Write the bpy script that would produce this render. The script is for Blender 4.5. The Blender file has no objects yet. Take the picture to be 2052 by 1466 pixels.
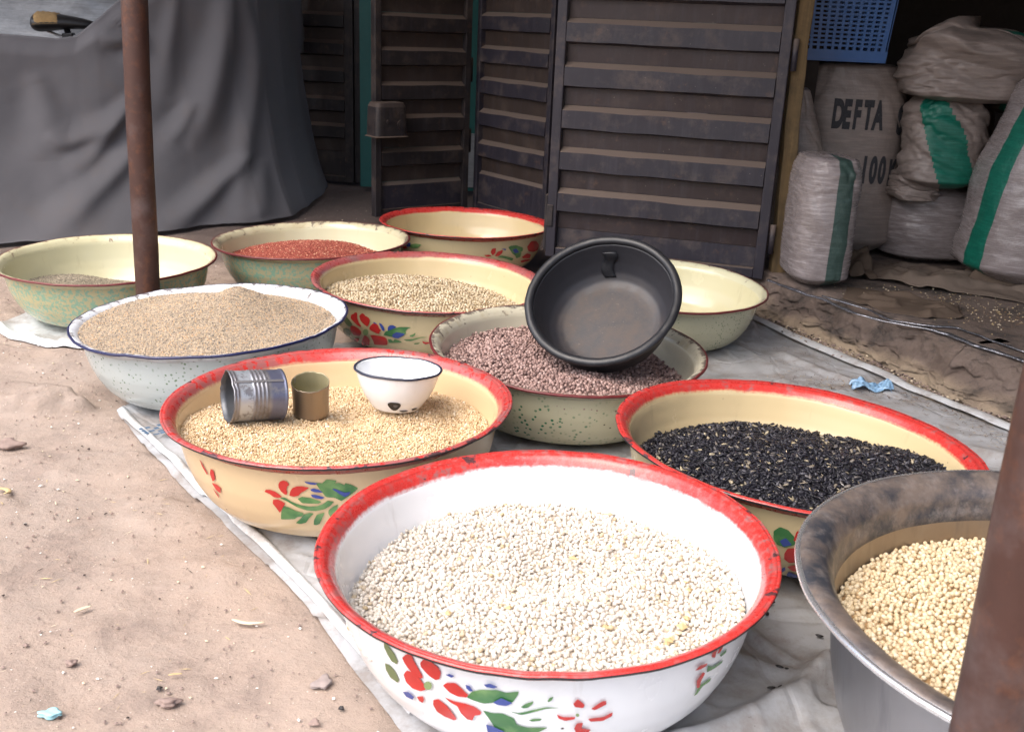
import bpy, math, random
import numpy as np
from mathutils import Vector, Matrix
from mathutils.geometry import tessellate_polygon

random.seed(7)
rng = np.random.default_rng(7)
scene = bpy.context.scene
col = scene.collection

# ------------------------------------------------------------------ camera
cam_data = bpy.data.cameras.new('camera')
cam = bpy.data.objects.new('camera', cam_data)
col.objects.link(cam)
R_ = Vector((0.99904758, 0.01402828, 0.04131761))
U_ = Vector((-0.04363414, 0.32119174, 0.94600842))
F_ = Vector((0.0, 0.94691028, -0.32149794))
M = Matrix(((R_.x, U_.x, -F_.x, 0), (R_.y, U_.y, -F_.y, 0), (R_.z, U_.z, -F_.z, 0), (0, 0, 0, 1)))
cam.matrix_world = Matrix.Translation((0, 0, 0.82)) @ M
cam_data.sensor_width = 36
cam_data.lens = 36 * 2022.66 / 2052
cam_data.clip_start = 0.02
cam_data.clip_end = 2000
cam_data.dof.use_dof = True
cam_data.dof.focus_distance = 1.9
cam_data.dof.aperture_fstop = 13
scene.camera = cam

# ------------------------------------------------------------------ light
EL, AZ = math.radians(56), math.radians(228)          # azimuth clockwise from +Y
to_sun = Vector((math.sin(AZ) * math.cos(EL), math.cos(AZ) * math.cos(EL), math.sin(EL)))
world = bpy.data.worlds.new('World')
scene.world = world
world.use_nodes = True
wn = world.node_tree
sky = wn.nodes.new('ShaderNodeTexSky')
sky.sky_type = 'NISHITA'
sky.sun_disc = False
sky.sun_elevation = EL
sky.sun_rotation = AZ
sky.dust_density = 5.0
sky.air_density = 1.0
sky.ozone_density = 1.0
wn.nodes['Background'].inputs['Strength'].default_value = 0.13
wn.links.new(sky.outputs[0], wn.nodes['Background'].inputs['Color'])
sun_data = bpy.data.lights.new('sun', 'SUN')
sun_data.energy = 1.3
sun_data.angle = math.radians(70)
sun_data.color = (1.0, 0.975, 0.95)
sun = bpy.data.objects.new('sun', sun_data)
sun.rotation_euler = to_sun.to_track_quat('Z', 'Y').to_euler()
sun.location = (-3, -3, 6)
col.objects.link(sun)
scene.view_settings.view_transform = 'Standard'
scene.view_settings.look = 'None'
scene.view_settings.gamma = 1
scene.view_settings.use_curve_mapping = False
scene.view_settings.exposure = 1.28

# ------------------------------------------------------------------ helpers
def link(o, parent=None):
    col.objects.link(o)
    if parent is not None:
        o.parent = parent
    return o

def tag(o, label=None, cat=None, group=None, kind=None):
    if label: o['label'] = label
    if cat: o['category'] = cat
    if group: o['group'] = group
    if kind: o['kind'] = kind
    return o

def mesh(name, v, f, mats, parent=None, smooth=True, mi=None, loc=None):
    me = bpy.data.meshes.new(name)
    v = np.asarray(v, dtype=np.float64)
    me.from_pydata(v.tolist(), [], [tuple(int(i) for i in q) for q in f])
    if not isinstance(mats, (list, tuple)): mats = [mats]
    for m in mats: me.materials.append(m)
    if mi is not None: me.polygons.foreach_set('material_index', np.asarray(mi, dtype=np.int32))
    me.polygons.foreach_set('use_smooth', np.full(len(me.polygons), bool(smooth)))
    me.update()
    o = bpy.data.objects.new(name, me)
    if loc is not None: o.location = loc
    return link(o, parent)

def empty(name, loc=(0, 0, 0), rot=(0, 0, 0)):
    o = bpy.data.objects.new(name, None)
    o.empty_display_size = 0.1
    o.location = loc; o.rotation_euler = rot
    return link(o)

class MB:
    def __init__(s): s.v = []; s.f = []; s.m = []
    def add(s, v, f, m=0):
        n = len(s.v); s.v += [tuple(p) for p in v]; s.f += [tuple(i + n for i in q) for q in f]; s.m += [m] * len(f)
    def box(s, x0, x1, y0, y1, z0, z1, m=0):
        v = [(x, y, z) for x in (x0, x1) for y in (y0, y1) for z in (z0, z1)]
        s.add(v, [(0, 1, 3, 2), (4, 6, 7, 5), (0, 4, 5, 1), (2, 3, 7, 6), (0, 2, 6, 4), (1, 5, 7, 3)], m)
    def prism(s, prof, x0, x1, m=None):
        """closed (y,z) profile extruded along x"""
        n = len(prof)
        v = [(x0, a, b) for a, b in prof] + [(x1, a, b) for a, b in prof]
        k = len(s.v); s.v += v
        for i in range(n):
            j = (i + 1) % n
            s.f.append((k + i, k + n + i, k + n + j, k + j)); s.m.append(m[i] if m else 0)
        s.f.append(tuple(k + i for i in range(n))); s.f.append(tuple(k + n + i for i in reversed(range(n)))); s.m += [0, 0]
    def tube(s, pts, r, n=10, m=0, cap=True, squash=1.0):
        pts = [Vector(p) for p in pts]; k0 = len(s.v)
        rr = r if isinstance(r, (list, tuple)) else [r] * len(pts)
        up = Vector((0, 0, 1)); steep = abs((pts[-1] - pts[0]).normalized().z) > 0.85 or abs((pts[1] - pts[0]).normalized().z) > 0.95
        for i, p in enumerate(pts):
            d = (pts[min(i + 1, len(pts) - 1)] - pts[max(i - 1, 0)]).normalized()
            a = d.cross(Vector((0, 1, 0)) if steep else up)
            a.normalize(); b = a.cross(d)
            for j in range(n):
                t = 2 * math.pi * j / n
                s.v.append(tuple(p + a * math.cos(t) * rr[i] + b * math.sin(t) * rr[i] * squash))
        for i in range(len(pts) - 1):
            for j in range(n):
                s.f.append((k0 + i * n + j, k0 + i * n + (j + 1) % n, k0 + (i + 1) * n + (j + 1) % n, k0 + (i + 1) * n + j)); s.m.append(m)
        if cap:
            s.f.append(tuple(k0 + j for j in reversed(range(n)))); s.f.append(tuple(k0 + (len(pts) - 1) * n + j for j in range(n))); s.m += [m, m]
    def build(s, name, mats, parent=None, smooth=False, loc=None):
        return mesh(name, s.v, s.f, mats, parent, smooth, s.m, loc)

def bevel(o, w=0.002, seg=2):
    b = o.modifiers.new('bevel', 'BEVEL'); b.width = w; b.segments = seg; b.limit_method = 'ANGLE'; b.angle_limit = 0.7
    return o

# value noise
def _h(ix, iy, seed):
    n = (ix.astype(np.int64) * 374761393 + iy.astype(np.int64) * 668265263 + seed * 974634777) & 0xffffffff
    n = ((n ^ (n >> 13)) * 1274126177) & 0xffffffff
    return ((n ^ (n >> 16)) & 0xffff) / 65535.0
def vnoise(x, y, seed=0):
    x = np.asarray(x, float); y = np.asarray(y, float)
    ix, iy = np.floor(x), np.floor(y); fx, fy = x - ix, y - iy
    fx = fx * fx * (3 - 2 * fx); fy = fy * fy * (3 - 2 * fy)
    a, b = _h(ix, iy, seed), _h(ix + 1, iy, seed); c, d = _h(ix, iy + 1, seed), _h(ix + 1, iy + 1, seed)
    return (a + (b - a) * fx) * (1 - fy) + (c + (d - c) * fx) * fy
def fbm(x, y, seed=0, oct=4, gain=0.5):
    t = 0; a = 1; s = 0
    for k in range(oct):
        t = t + a * (vnoise(x * 2 ** k + 17.3 * k, y * 2 ** k - 9.1 * k, seed + k) - 0.5) * 2; s += a; a *= gain
    return t / s
def poly_dist(px, py, line, sx=1.0):
    best = np.full(np.shape(px), 1e9)
    for (ax, ay), (bx, by) in zip(line[:-1], line[1:]):
        ax, bx = ax * sx, bx * sx; dx, dy = bx - ax, by - ay
        t = np.clip(((px * sx - ax) * dx + (py - ay) * dy) / (dx * dx + dy * dy), 0, 1)
        best = np.minimum(best, np.hypot(px * sx - ax - dx * t, py - ay - dy * t))
    return best
def poly_ridge(px, py, line, w):
    """soft ridge along a polyline, fading out towards both ends"""
    seg = [math.hypot(b[0] - a[0], b[1] - a[1]) for a, b in zip(line[:-1], line[1:])]; tot = sum(seg); best = np.full(np.shape(px), 1e9); fr = np.zeros(np.shape(px)); acc = 0.0
    for (ax, ay), (bx, by), L in zip(line[:-1], line[1:], seg):
        dx, dy = bx - ax, by - ay; t = np.clip(((px - ax) * dx + (py - ay) * dy) / (dx * dx + dy * dy), 0, 1)
        d = np.hypot(px - ax - dx * t, py - ay - dy * t); m = d < best; best = np.where(m, d, best); fr = np.where(m, (acc + L * t) / tot, fr); acc += L
    ww = w * (0.75 + 0.9 * fr)
    return (np.exp(-(best / ww) ** 2) - 0.45 * np.exp(-(best / (ww * 2.1)) ** 2)) * (0.25 + 0.75 * np.sin(np.clip(fr, 0.02, 0.98) * math.pi) ** 0.6)
def smooth(e0, e1, x):
    t = np.clip((x - e0) / (e1 - e0), 0, 1); return t * t * (3 - 2 * t)
def grid_faces(nu, nv, wrap=False):
    f = []
    for i in range(nu - 1):
        for j in range(nv if wrap else nv - 1):
            k = (j + 1) % nv
            f.append((i * nv + j, i * nv + k, (i + 1) * nv + k, (i + 1) * nv + j))
    return f

# ------------------------------------------------------------------ materials
class N:
    """thin wrapper for building node materials"""
    def __init__(s, name):
        s.m = bpy.data.materials.new(name); s.m.use_nodes = True
        s.t = s.m.node_tree; s.b = s.t.nodes['Principled BSDF']
        s.tc = s.t.nodes.new('ShaderNodeTexCoord')
    def new(s, t): return s.t.nodes.new(t)
    def set(s, inp, v):
        if isinstance(v, bpy.types.NodeSocket): s.t.links.new(v, inp)
        else:
            if isinstance(v, tuple) and len(v) == 3 and len(inp.default_value) == 4: v = (*v, 1)
            inp.default_value = v
    def P(s, **k):
        for a, v in k.items(): s.set(s.b.inputs[a.replace('_', ' ')], v)
        return s
    base = None
    def co(s, scale=None, kind='Object', rot=None):
        o = s.base or s.tc.outputs[kind]
        if scale is None and rot is None: return o
        mp = s.new('ShaderNodeMapping'); s.t.links.new(o, mp.inputs[0])
        if scale is not None: mp.inputs['Scale'].default_value = scale if isinstance(scale, tuple) else (scale,) * 3
        if rot: mp.inputs['Rotation'].default_value = rot
        return mp.outputs[0]
    def noise(s, scale, detail=4, rough=0.55, vec=None, dist=0.0, out='Fac'):
        n = s.new('ShaderNodeTexNoise'); s.set(n.inputs['Vector'], vec or s.co())
        n.inputs['Scale'].default_value = scale; n.inputs['Detail'].default_value = detail
        n.inputs['Roughness'].default_value = rough; n.inputs['Distortion'].default_value = dist
        return n.outputs[out]
    def voro(s, scale, vec=None, out='Distance', rnd=1.0):
        n = s.new('ShaderNodeTexVoronoi'); s.set(n.inputs['Vector'], vec or s.co())
        n.inputs['Scale'].default_value = scale; n.inputs['Randomness'].default_value = rnd
        return n.outputs[out]
    def ramp(s, fac, stops, interp='LINEAR'):
        n = s.new('ShaderNodeValToRGB'); n.color_ramp.interpolation = interp
        while len(n.color_ramp.elements) < len(stops): n.color_ramp.elements.new(0.5)
        for e, (p, c) in zip(n.color_ramp.elements, stops):
            e.position = p; e.color = (*c, 1) if isinstance(c, tuple) else (c, c, c, 1)
        s.t.links.new(fac, n.inputs[0]); return n.outputs[0]
    def step(s, fac, a, b): return s.ramp(fac, [(a, 0.0), (b, 1.0)])
    def mix(s, fac, a, b, mode='MIX'):
        n = s.new('ShaderNodeMix'); n.data_type = 'RGBA'; n.blend_type = mode
        s.set(n.inputs[0], fac); s.set(n.inputs[6], a); s.set(n.inputs[7], b); return n.outputs[2]
    def math(s, op, a, b=0.0, c=None):
        n = s.new('ShaderNodeMath'); n.operation = op; s.set(n.inputs[0], a); s.set(n.inputs[1], b)
        if c is not None: s.set(n.inputs[2], c)
        return n.outputs[0]
    def sep(s, vec=None):
        n = s.new('ShaderNodeSeparateXYZ'); s.t.links.new(vec or s.co(), n.inputs[0]); return n.outputs
    def normal_z(s):
        g = s.new('ShaderNodeNewGeometry'); n = s.new('ShaderNodeSeparateXYZ'); s.t.links.new(g.outputs['Normal'], n.inputs[0]); return n.outputs[2]
    def rand(s): return s.new('ShaderNodeObjectInfo').outputs['Random']
    def bump(s, h, strength=0.3, dist=0.002):
        n = s.new('ShaderNodeBump'); n.inputs['Strength'].default_value = strength; n.inputs['Distance'].default_value = dist
        s.t.links.new(h, n.inputs['Height'])
        old = s.b.inputs['Normal'].links
        if old: s.t.links.new(old[0].from_socket, n.inputs['Normal'])
        s.t.links.new(n.outputs[0], s.b.inputs['Normal']); return s

def simple(name, c, rough=0.5, metal=0.0, var=0.15, scale=30, bump=0.0, bscale=200, bdist=0.0005):
    n = N(name)
    d = tuple(x * (1 - var) for x in c); l = tuple(min(1, x * (1 + var)) for x in c)
    n.P(Base_Color=n.mix(n.noise(scale, 5), d, l), Roughness=n.math('MULTIPLY_ADD', n.noise(scale * 1.7, 3), 0.25, rough - 0.12), Metallic=metal)
    if bump: n.bump(n.noise(bscale, 4), bump, bdist)
    return n.m

def enamel(name, base, R, speck=None, dirt=0.5, seed=0.0, mottled=None):
    n = N(name)
    off = n.co(); mp = n.new('ShaderNodeMapping'); mp.inputs['Location'].default_value = (seed, seed * 1.7, 0); n.t.links.new(off, mp.inputs[0]); v = mp.outputs[0]
    c = n.mix(n.noise(5, 3, vec=v), tuple(x * 0.97 for x in base), base)
    if mottled:
        k = n.math('MULTIPLY', n.step(n.noise(105, 5, 0.62, vec=v), 0.47, 0.55), 0.85)
        c = n.mix(k, c, mottled)
    if speck:
        colr, sc, thr, patch = speck
        d = n.voro(sc, vec=v); dn = n.math('ADD', d, n.math('MULTIPLY', n.noise(sc * 1.5, 2, vec=v), 0.25))
        k = n.math('SUBTRACT', 1.0, n.step(dn, thr, thr + 0.07))
        k = n.math('MULTIPLY', k, n.step(n.noise(patch, 3, vec=v), 0.40, 0.56))
        c = n.mix(k, c, colr)
    # grime smears and small scuffs
    g = n.math('MULTIPLY', n.step(n.noise(9, 6, 0.7, vec=v), 0.56, 0.74), 0.22 * dirt)
    c = n.mix(g, c, (0.30, 0.24, 0.17))
    z = n.math('DIVIDE', n.sep()[2], 0.17)
    st = n.noise(1.0, 4, 0.6, vec=n.co((38, 38, 3)))
    k = n.math('MULTIPLY', n.step(st, 0.62, 0.72), 0.30 * dirt)
    c = n.mix(k, c, (0.22, 0.17, 0.12))
    ch = n.math('SUBTRACT', 1.0, n.step(n.voro(26, vec=v), 0.035, 0.06))
    ch = n.math('MULTIPLY', ch, n.step(n.noise(7, 2, vec=v), 0.56, 0.6))
    c = n.mix(ch, c, (0.05, 0.035, 0.03))
    n.P(Base_Color=c, Roughness=n.math('MULTIPLY_ADD', n.noise(14, 5, vec=v), 0.22, 0.10 + 0.06 * dirt), Coat_Weight=0.25, Coat_Roughness=0.08)
    n.bump(n.noise(6, 3, vec=v), 0.12, 0.004)
    return n.m

def rim_paint(name, paint, base, R, worn=0.5, inner=0.918, worn_col=(0.20, 0.16, 0.16), seed=0.0):
    """painted flange: band of paint worn through to grey, feathering into the enamel at its inner edge"""
    n = N(name); x = n.sep()
    mp = n.new('ShaderNodeMapping'); mp.inputs['Location'].default_value = (seed, seed, seed); n.t.links.new(n.co(), mp.inputs[0]); v = mp.outputs[0]
    r = n.math('DIVIDE', n.math('SQRT', n.math('ADD', n.math('MULTIPLY', x[0], x[0]), n.math('MULTIPLY', x[1], x[1]))), R)
    fe = n.math('MULTIPLY_ADD', n.noise(160, 3, vec=v), 0.012, r)
    band = n.step(fe, inner, inner + 0.010)
    tone = n.mix(n.noise(60, 4, vec=v), tuple(p * 0.82 for p in paint), paint)
    w = n.noise(75, 6, 0.7, vec=v)
    lo = 0.66 - 0.22 * worn
    wk = n.math('MULTIPLY', n.step(w, lo, lo + 0.10), 0.9)
    big = n.step(n.noise(7, 4, 0.6, vec=v), 0.35, 0.75)
    gr = n.math('MULTIPLY', n.step(r, 0.948, 0.956), n.math('SUBTRACT', 1.0, n.step(r, 0.958, 0.966)))
    tone = n.mix(n.math('MULTIPLY', gr, 0.45), tone, tuple(q * 0.35 for q in paint))
    wk = n.math('MULTIPLY', wk, n.math('MULTIPLY_ADD', big, 0.8, 0.2))
    tone = n.mix(wk, tone, worn_col)
    scr = n.step(n.noise(1, 3, vec=n.co((120, 120, 900))), 0.64, 0.70)
    tone = n.mix(n.math('MULTIPLY', scr, 0.35 * worn), tone, (0.45, 0.36, 0.34))
    chp = n.math('MULTIPLY', n.step(n.math('ADD', n.noise(26, 4, 0.65, vec=v), n.math('MULTIPLY', n.step(r, 0.955, 1.0), 0.10)), 0.665, 0.69), 0.9)
    tone = n.mix(chp, tone, (0.045, 0.035, 0.04))
    n.P(Base_Color=n.mix(band, base, tone), Roughness=n.math('MULTIPLY_ADD', w, 0.35, 0.12), Coat_Weight=0.2, Coat_Roughness=0.15)
    n.bump(w, 0.15, 0.0006)
    return n.m

def rim_dirty(name, base, chip, R, amount=0.5, seed=0.0):
    """plain enamel flange with dark chips and rust along the edge"""
    n = N(name); x = n.sep()
    mp = n.new('ShaderNodeMapping'); mp.inputs['Location'].default_value = (seed, seed, seed); n.t.links.new(n.co(), mp.inputs[0]); v = mp.outputs[0]
    r = n.math('DIVIDE', n.math('SQRT', n.math('ADD', n.math('MULTIPLY', x[0], x[0]), n.math('MULTIPLY', x[1], x[1]))), R)
    edge = n.step(r, 0.945, 1.0)
    w = n.math('ADD', n.noise(38, 6, 0.72, vec=v), n.math('MULTIPLY', edge, 0.22 * amount))
    k = n.step(w, 0.62 - 0.05 * amount, 0.68 - 0.05 * amount)
    c = n.mix(n.math('MULTIPLY', n.step(n.noise(16, 5, 0.65, vec=v), 0.5, 0.7), 0.5 * amount), base, (0.36, 0.27, 0.13))
    c = n.mix(n.math('MULTIPLY', k, 0.85), c, chip)
    n.P(Base_Color=c, Roughness=n.math('MULTIPLY_ADD', k, 0.4, 0.16), Coat_Weight=0.2)
    n.bump(k, 0.2, -0.0006)
    return n.m

def woven(name, c, c2=None, rough=0.45, scale=260, dirt=0.4):
    n = N(name)
    a = n.new('ShaderNodeTexWave'); a.wave_type = 'BANDS'; a.bands_direction = 'Z'; a.inputs['Scale'].default_value = scale / 4; a.inputs['Distortion'].default_value = 1.2
    n.t.links.new(n.co(), a.inputs[0])
    b = n.new('ShaderNodeTexWave'); b.wave_type = 'BANDS'; b.bands_direction = 'X'; b.inputs['Scale'].default_value = scale / 4; b.inputs['Distortion'].default_value = 1.2
    n.t.links.new(n.co(), b.inputs[0])
    w = n.math('MULTIPLY', a.outputs['Fac'], b.outputs['Fac'])
    streak = n.noise(1, 4, 0.6, vec=n.co((14, 14, 160)))
    base = n.mix(n.noise(7, 5, 0.65), tuple(x * (1 - dirt) for x in c), c)
    base = n.mix(n.math('MULTIPLY', n.step(streak, 0.45, 0.75), 0.5), base, c2 or tuple(min(1, x * 1.35) for x in c))
    n.P(Base_Color=base, Roughness=n.math('MULTIPLY_ADD', streak, -0.3, rough + 0.15), Specular_IOR_Level=0.5)
    n.bump(w, 0.25, 0.0012); n.bump(n.noise(28, 5, 0.6), 0.45, 0.008)
    return n.m

def metal_door(name, paint, dust):
    n = N(name)
    mp = n.new('ShaderNodeMapping'); cx = n.new('ShaderNodeCombineXYZ'); rr = n.math('MULTIPLY', n.rand(), 37.0)
    for i in range(3): n.t.links.new(rr, cx.inputs[i])
    n.t.links.new(n.tc.outputs['Object'], mp.inputs[0]); n.t.links.new(cx.outputs[0], mp.inputs['Location']); n.base = mp.outputs[0]   # every slat gets its own stains
    up = n.step(n.normal_z(), 0.1, 0.75)
    c = n.mix(n.noise(6, 5, 0.65), tuple(x * 0.75 for x in paint), tuple(x * 1.25 for x in paint))
    vs = n.noise(1, 5, 0.65, vec=n.co((45, 45, 5)))
    c = n.mix(n.math('MULTIPLY', n.step(vs, 0.5, 0.8), 0.4), c, (0.060, 0.055, 0.070))
    rust = n.step(n.noise(20, 6, 0.7), 0.6, 0.72)
    c = n.mix(n.math('MULTIPLY', rust, 0.55), c, (0.11, 0.06, 0.04))
    d = n.math('MAXIMUM', up, n.math('MULTIPLY', n.step(n.noise(11, 6, 0.7), 0.5, 0.72), 0.5))
    c = n.mix(d, c, dust)
    sp = n.math('SUBTRACT', 1.0, n.step(n.voro(70), 0.05, 0.09))
    sp = n.math('MULTIPLY', sp, n.step(n.noise(15, 2), 0.55, 0.62))
    c = n.mix(n.math('MULTIPLY', sp, 0.7), c, (0.30, 0.26, 0.22))
    n.P(Base_Color=c, Roughness=n.math('MULTIPLY_ADD', d, 0.35, 0.48), Metallic=0.0, Specular_IOR_Level=0.4)
    n.bump(n.noise(3.5, 4), 0.5, 0.012); n.bump(n.noise(90, 5, 0.7), 0.3, 0.0015)
    return n.m

def seed_mat(name, stops, rough=0.5, bump=0.0, spot=None):
    n = N(name)
    c = n.ramp(n.rand(), stops)
    n.P(Base_Color=c, Roughness=rough, Specular_IOR_Level=0.35)
    if spot: # stripe along the seed
        x = n.sep(n.co(kind='Generated'))
    return n.m

M_ = {}
def dirt_ground():
    n = N('packed_dirt'); v = n.co()
    big = n.noise(1.6, 6, 0.6)
    c = n.mix(n.step(big, 0.35, 0.65), (0.372, 0.290, 0.238), (0.33, 0.272, 0.235))
    c = n.mix(n.math('MULTIPLY', n.step(n.noise(6, 8, 0.72), 0.50, 0.62), 0.65), c, (0.235, 0.185, 0.16))
    c = n.mix(n.math('MULTIPLY', n.step(n.noise(38, 6, 0.7), 0.42, 0.75), 0.45), c, (0.42, 0.32, 0.26))
    c = n.mix(n.math('MULTIPLY', n.step(n.noise(140, 4, 0.7), 0.6, 0.75), 0.5), c, (0.16, 0.12, 0.10))
    y = n.sep()[1]   # earth colour turns darker towards the shop fronts
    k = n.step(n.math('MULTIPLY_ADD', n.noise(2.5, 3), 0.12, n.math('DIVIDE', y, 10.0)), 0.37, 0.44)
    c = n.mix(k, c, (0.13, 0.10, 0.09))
    sp = n.math('MULTIPLY', n.math('SUBTRACT', 1.0, n.step(n.voro(85), 0.07, 0.12)), n.step(n.noise(14, 3), 0.48, 0.58))
    c = n.mix(n.math('MULTIPLY', sp, 0.75), c, (0.60, 0.52, 0.45))
    n.P(Base_Color=c, Roughness=0.93, Specular_IOR_Level=0.2)
    n.bump(n.noise(7, 8, 0.6), 0.45, 0.03); n.bump(n.noise(34, 8, 0.72), 0.6, 0.008); n.bump(n.noise(230, 5, 0.75), 0.6, 0.002)
    return n.m
def concrete():
    n = N('worn_concrete')
    c = n.mix(n.step(n.noise(6, 7, 0.65), 0.35, 0.65), (0.12, 0.086, 0.068), (0.20, 0.152, 0.128))
    c = n.mix(n.math('MULTIPLY', n.step(n.noise(9, 8, 0.75), 0.49, 0.60), 0.85), c, (0.060, 0.050, 0.045))
    z = n.sep()[2]
    k = n.math('MULTIPLY', n.math('SUBTRACT', 1.0, n.step(n.math('MULTIPLY_ADD', n.noise(9, 4), 0.06, z), 0.055, 0.075)), n.step(n.noise(4, 3), 0.35, 0.55))
    c = n.mix(k, c, (0.36, 0.28, 0.20))
    n.P(Base_Color=c, Roughness=0.9)
    n.bump(n.noise(12, 8, 0.7), 0.8, 0.025); n.bump(n.noise(60, 8, 0.75), 0.7, 0.006)
    return n.m
def tarp_mat(name='tarp_plastic', c=(0.47, 0.48, 0.50)):
    n = N(name)
    k = n.mix(n.noise(5, 6, 0.6), tuple(x * 0.8 for x in c), c)
    k = n.mix(n.math('MULTIPLY', n.step(n.noise(9, 8, 0.75), 0.46, 0.62), 0.62), k, (0.23, 0.185, 0.155))
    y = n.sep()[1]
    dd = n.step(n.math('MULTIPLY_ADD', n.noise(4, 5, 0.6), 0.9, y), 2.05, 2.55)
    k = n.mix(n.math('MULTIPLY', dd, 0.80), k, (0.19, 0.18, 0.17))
    fl = n.noise(16, 7, 0.75, dist=2.0)
    k = n.mix(n.math('MULTIPLY', n.step(fl, 0.56, 0.66), n.math('MULTIPLY_ADD', dd, 0.45, 0.15)), k, (0.12, 0.09, 0.07))
    sp = n.math('MULTIPLY', n.math('SUBTRACT', 1.0, n.step(n.voro(110), 0.06, 0.12)), n.step(n.noise(18, 3), 0.5, 0.6))
    k = n.mix(n.math('MULTIPLY', sp, 0.7), k, (0.10, 0.075, 0.06))
    n.P(Base_Color=k, Roughness=n.math('MULTIPLY_ADD', n.noise(20, 4), 0.35, 0.30))
    n.bump(n.noise(6, 5, 0.5, dist=1.5), 0.25, 0.010); cr = n.new('ShaderNodeTexVoronoi'); cr.feature = 'DISTANCE_TO_EDGE'; cr.inputs['Scale'].default_value = 5.5; n.t.links.new(n.mix(0.10, n.co(), n.noise(3, 3, out='Color')), cr.inputs['Vector']); n.bump(n.step(cr.outputs['Distance'], 0.0, 0.035), 0.35, 0.004); n.bump(n.noise(60, 4, dist=0.8), 0.2, 0.0015)
    return n.m
def cloth_mat():
    n = N('grey_cotton')
    c = n.mix(n.noise(3, 6, 0.6), (0.112, 0.110, 0.120), (0.160, 0.156, 0.168))
    c = n.mix(n.math('MULTIPLY', n.step(n.noise(7, 6, 0.7), 0.5, 0.75), 0.35), c, (0.155, 0.125, 0.110))
    c = n.mix(n.math('MULTIPLY', n.noise(700, 2), 0.25), c, (0.04, 0.04, 0.05))
    n.P(Base_Color=c, Roughness=0.92, Sheen_Weight=0.15, Specular_IOR_Level=0.15)
    n.bump(n.noise(900, 2), 0.2, 0.0006); n.bump(n.noise(6, 3, 0.45), 0.12, 0.012)
    return n.m
def rust_pipe(name, seed):
    n = N(name)
    mp = n.new('ShaderNodeMapping'); mp.inputs['Location'].default_value = (seed, seed, seed); n.t.links.new(n.co(), mp.inputs[0]); v = mp.outputs[0]
    c = n.mix(n.noise(14, 6, 0.65, vec=v), (0.045, 0.024, 0.020), (0.085, 0.038, 0.029))
    c = n.mix(n.math('MULTIPLY', n.step(n.noise(30, 6, 0.7, vec=v), 0.52, 0.68), 0.6), c, (0.15, 0.058, 0.028))
    c = n.mix(n.math('MULTIPLY', n.step(n.noise(8, 5, 0.7, vec=v), 0.5, 0.7), 0.5), c, (0.14, 0.11, 0.11))
    n.P(Base_Color=c, Roughness=n.math('MULTIPLY_ADD', n.noise(25, 4, vec=v), 0.35, 0.32), Metallic=0.25)
    n.bump(n.noise(60, 6, 0.7, vec=v), 0.3, 0.0015)
    return n.m
def steel(name, tan=0.5, c=(0.42, 0.43, 0.45), rough=0.3, rings=True):
    n = N(name)
    st = n.noise(1, 4, 0.6, vec=n.co((60, 60, 4)))
    k = n.mix(n.math('MULTIPLY', n.step(n.noise(5, 5, 0.65), 0.3, 0.7), tan), c, (0.30, 0.22, 0.15))
    k = n.mix(n.math('MULTIPLY', n.step(st, 0.55, 0.8), 0.5), k, tuple(x * 0.5 for x in c))
    n.P(Base_Color=k, Roughness=n.math('MULTIPLY_ADD', st, 0.25, rough - 0.1), Metallic=0.85)
    n.bump(n.noise(1, 3, vec=n.co((20, 20, 500))), 0.05, 0.0005)
    return n.m
def smeared():
    n = N('smeared_flange')
    k = n.noise(12, 6, 0.7); f = n.noise(50, 5, 0.7)
    c = n.mix(n.step(k, 0.40, 0.60), (0.22, 0.175, 0.15), (0.055, 0.06, 0.075))
    c = n.mix(n.math('MULTIPLY', n.step(f, 0.5, 0.7), 0.6), c, (0.30, 0.27, 0.26))
    n.P(Base_Color=c, Roughness=0.42, Metallic=0.35)
    n.bump(f, 0.2, 0.0008)
    return n.m
def wood(name, a, b):
    n = N(name)
    g = n.noise(1, 6, 0.65, vec=n.co((60, 60, 4)))
    c = n.mix(n.step(g, 0.3, 0.7), a, b)
    c = n.mix(n.math('MULTIPLY', n.step(n.noise(8, 5, 0.7), 0.5, 0.7), 0.6), c, tuple(x * 0.35 for x in a))
    n.P(Base_Color=c, Roughness=0.85); n.bump(g, 0.4, 0.002)
    return n.m
def burlap(name, c):
    n = N(name)
    k = n.mix(n.noise(9, 6, 0.7), tuple(x * 0.55 for x in c), c)
    n.P(Base_Color=k, Roughness=0.95, Specular_IOR_Level=0.15)
    n.bump(n.noise(400, 2), 0.4, 0.001); n.bump(n.noise(20, 5, 0.6), 0.4, 0.006)
    return n.m

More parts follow.
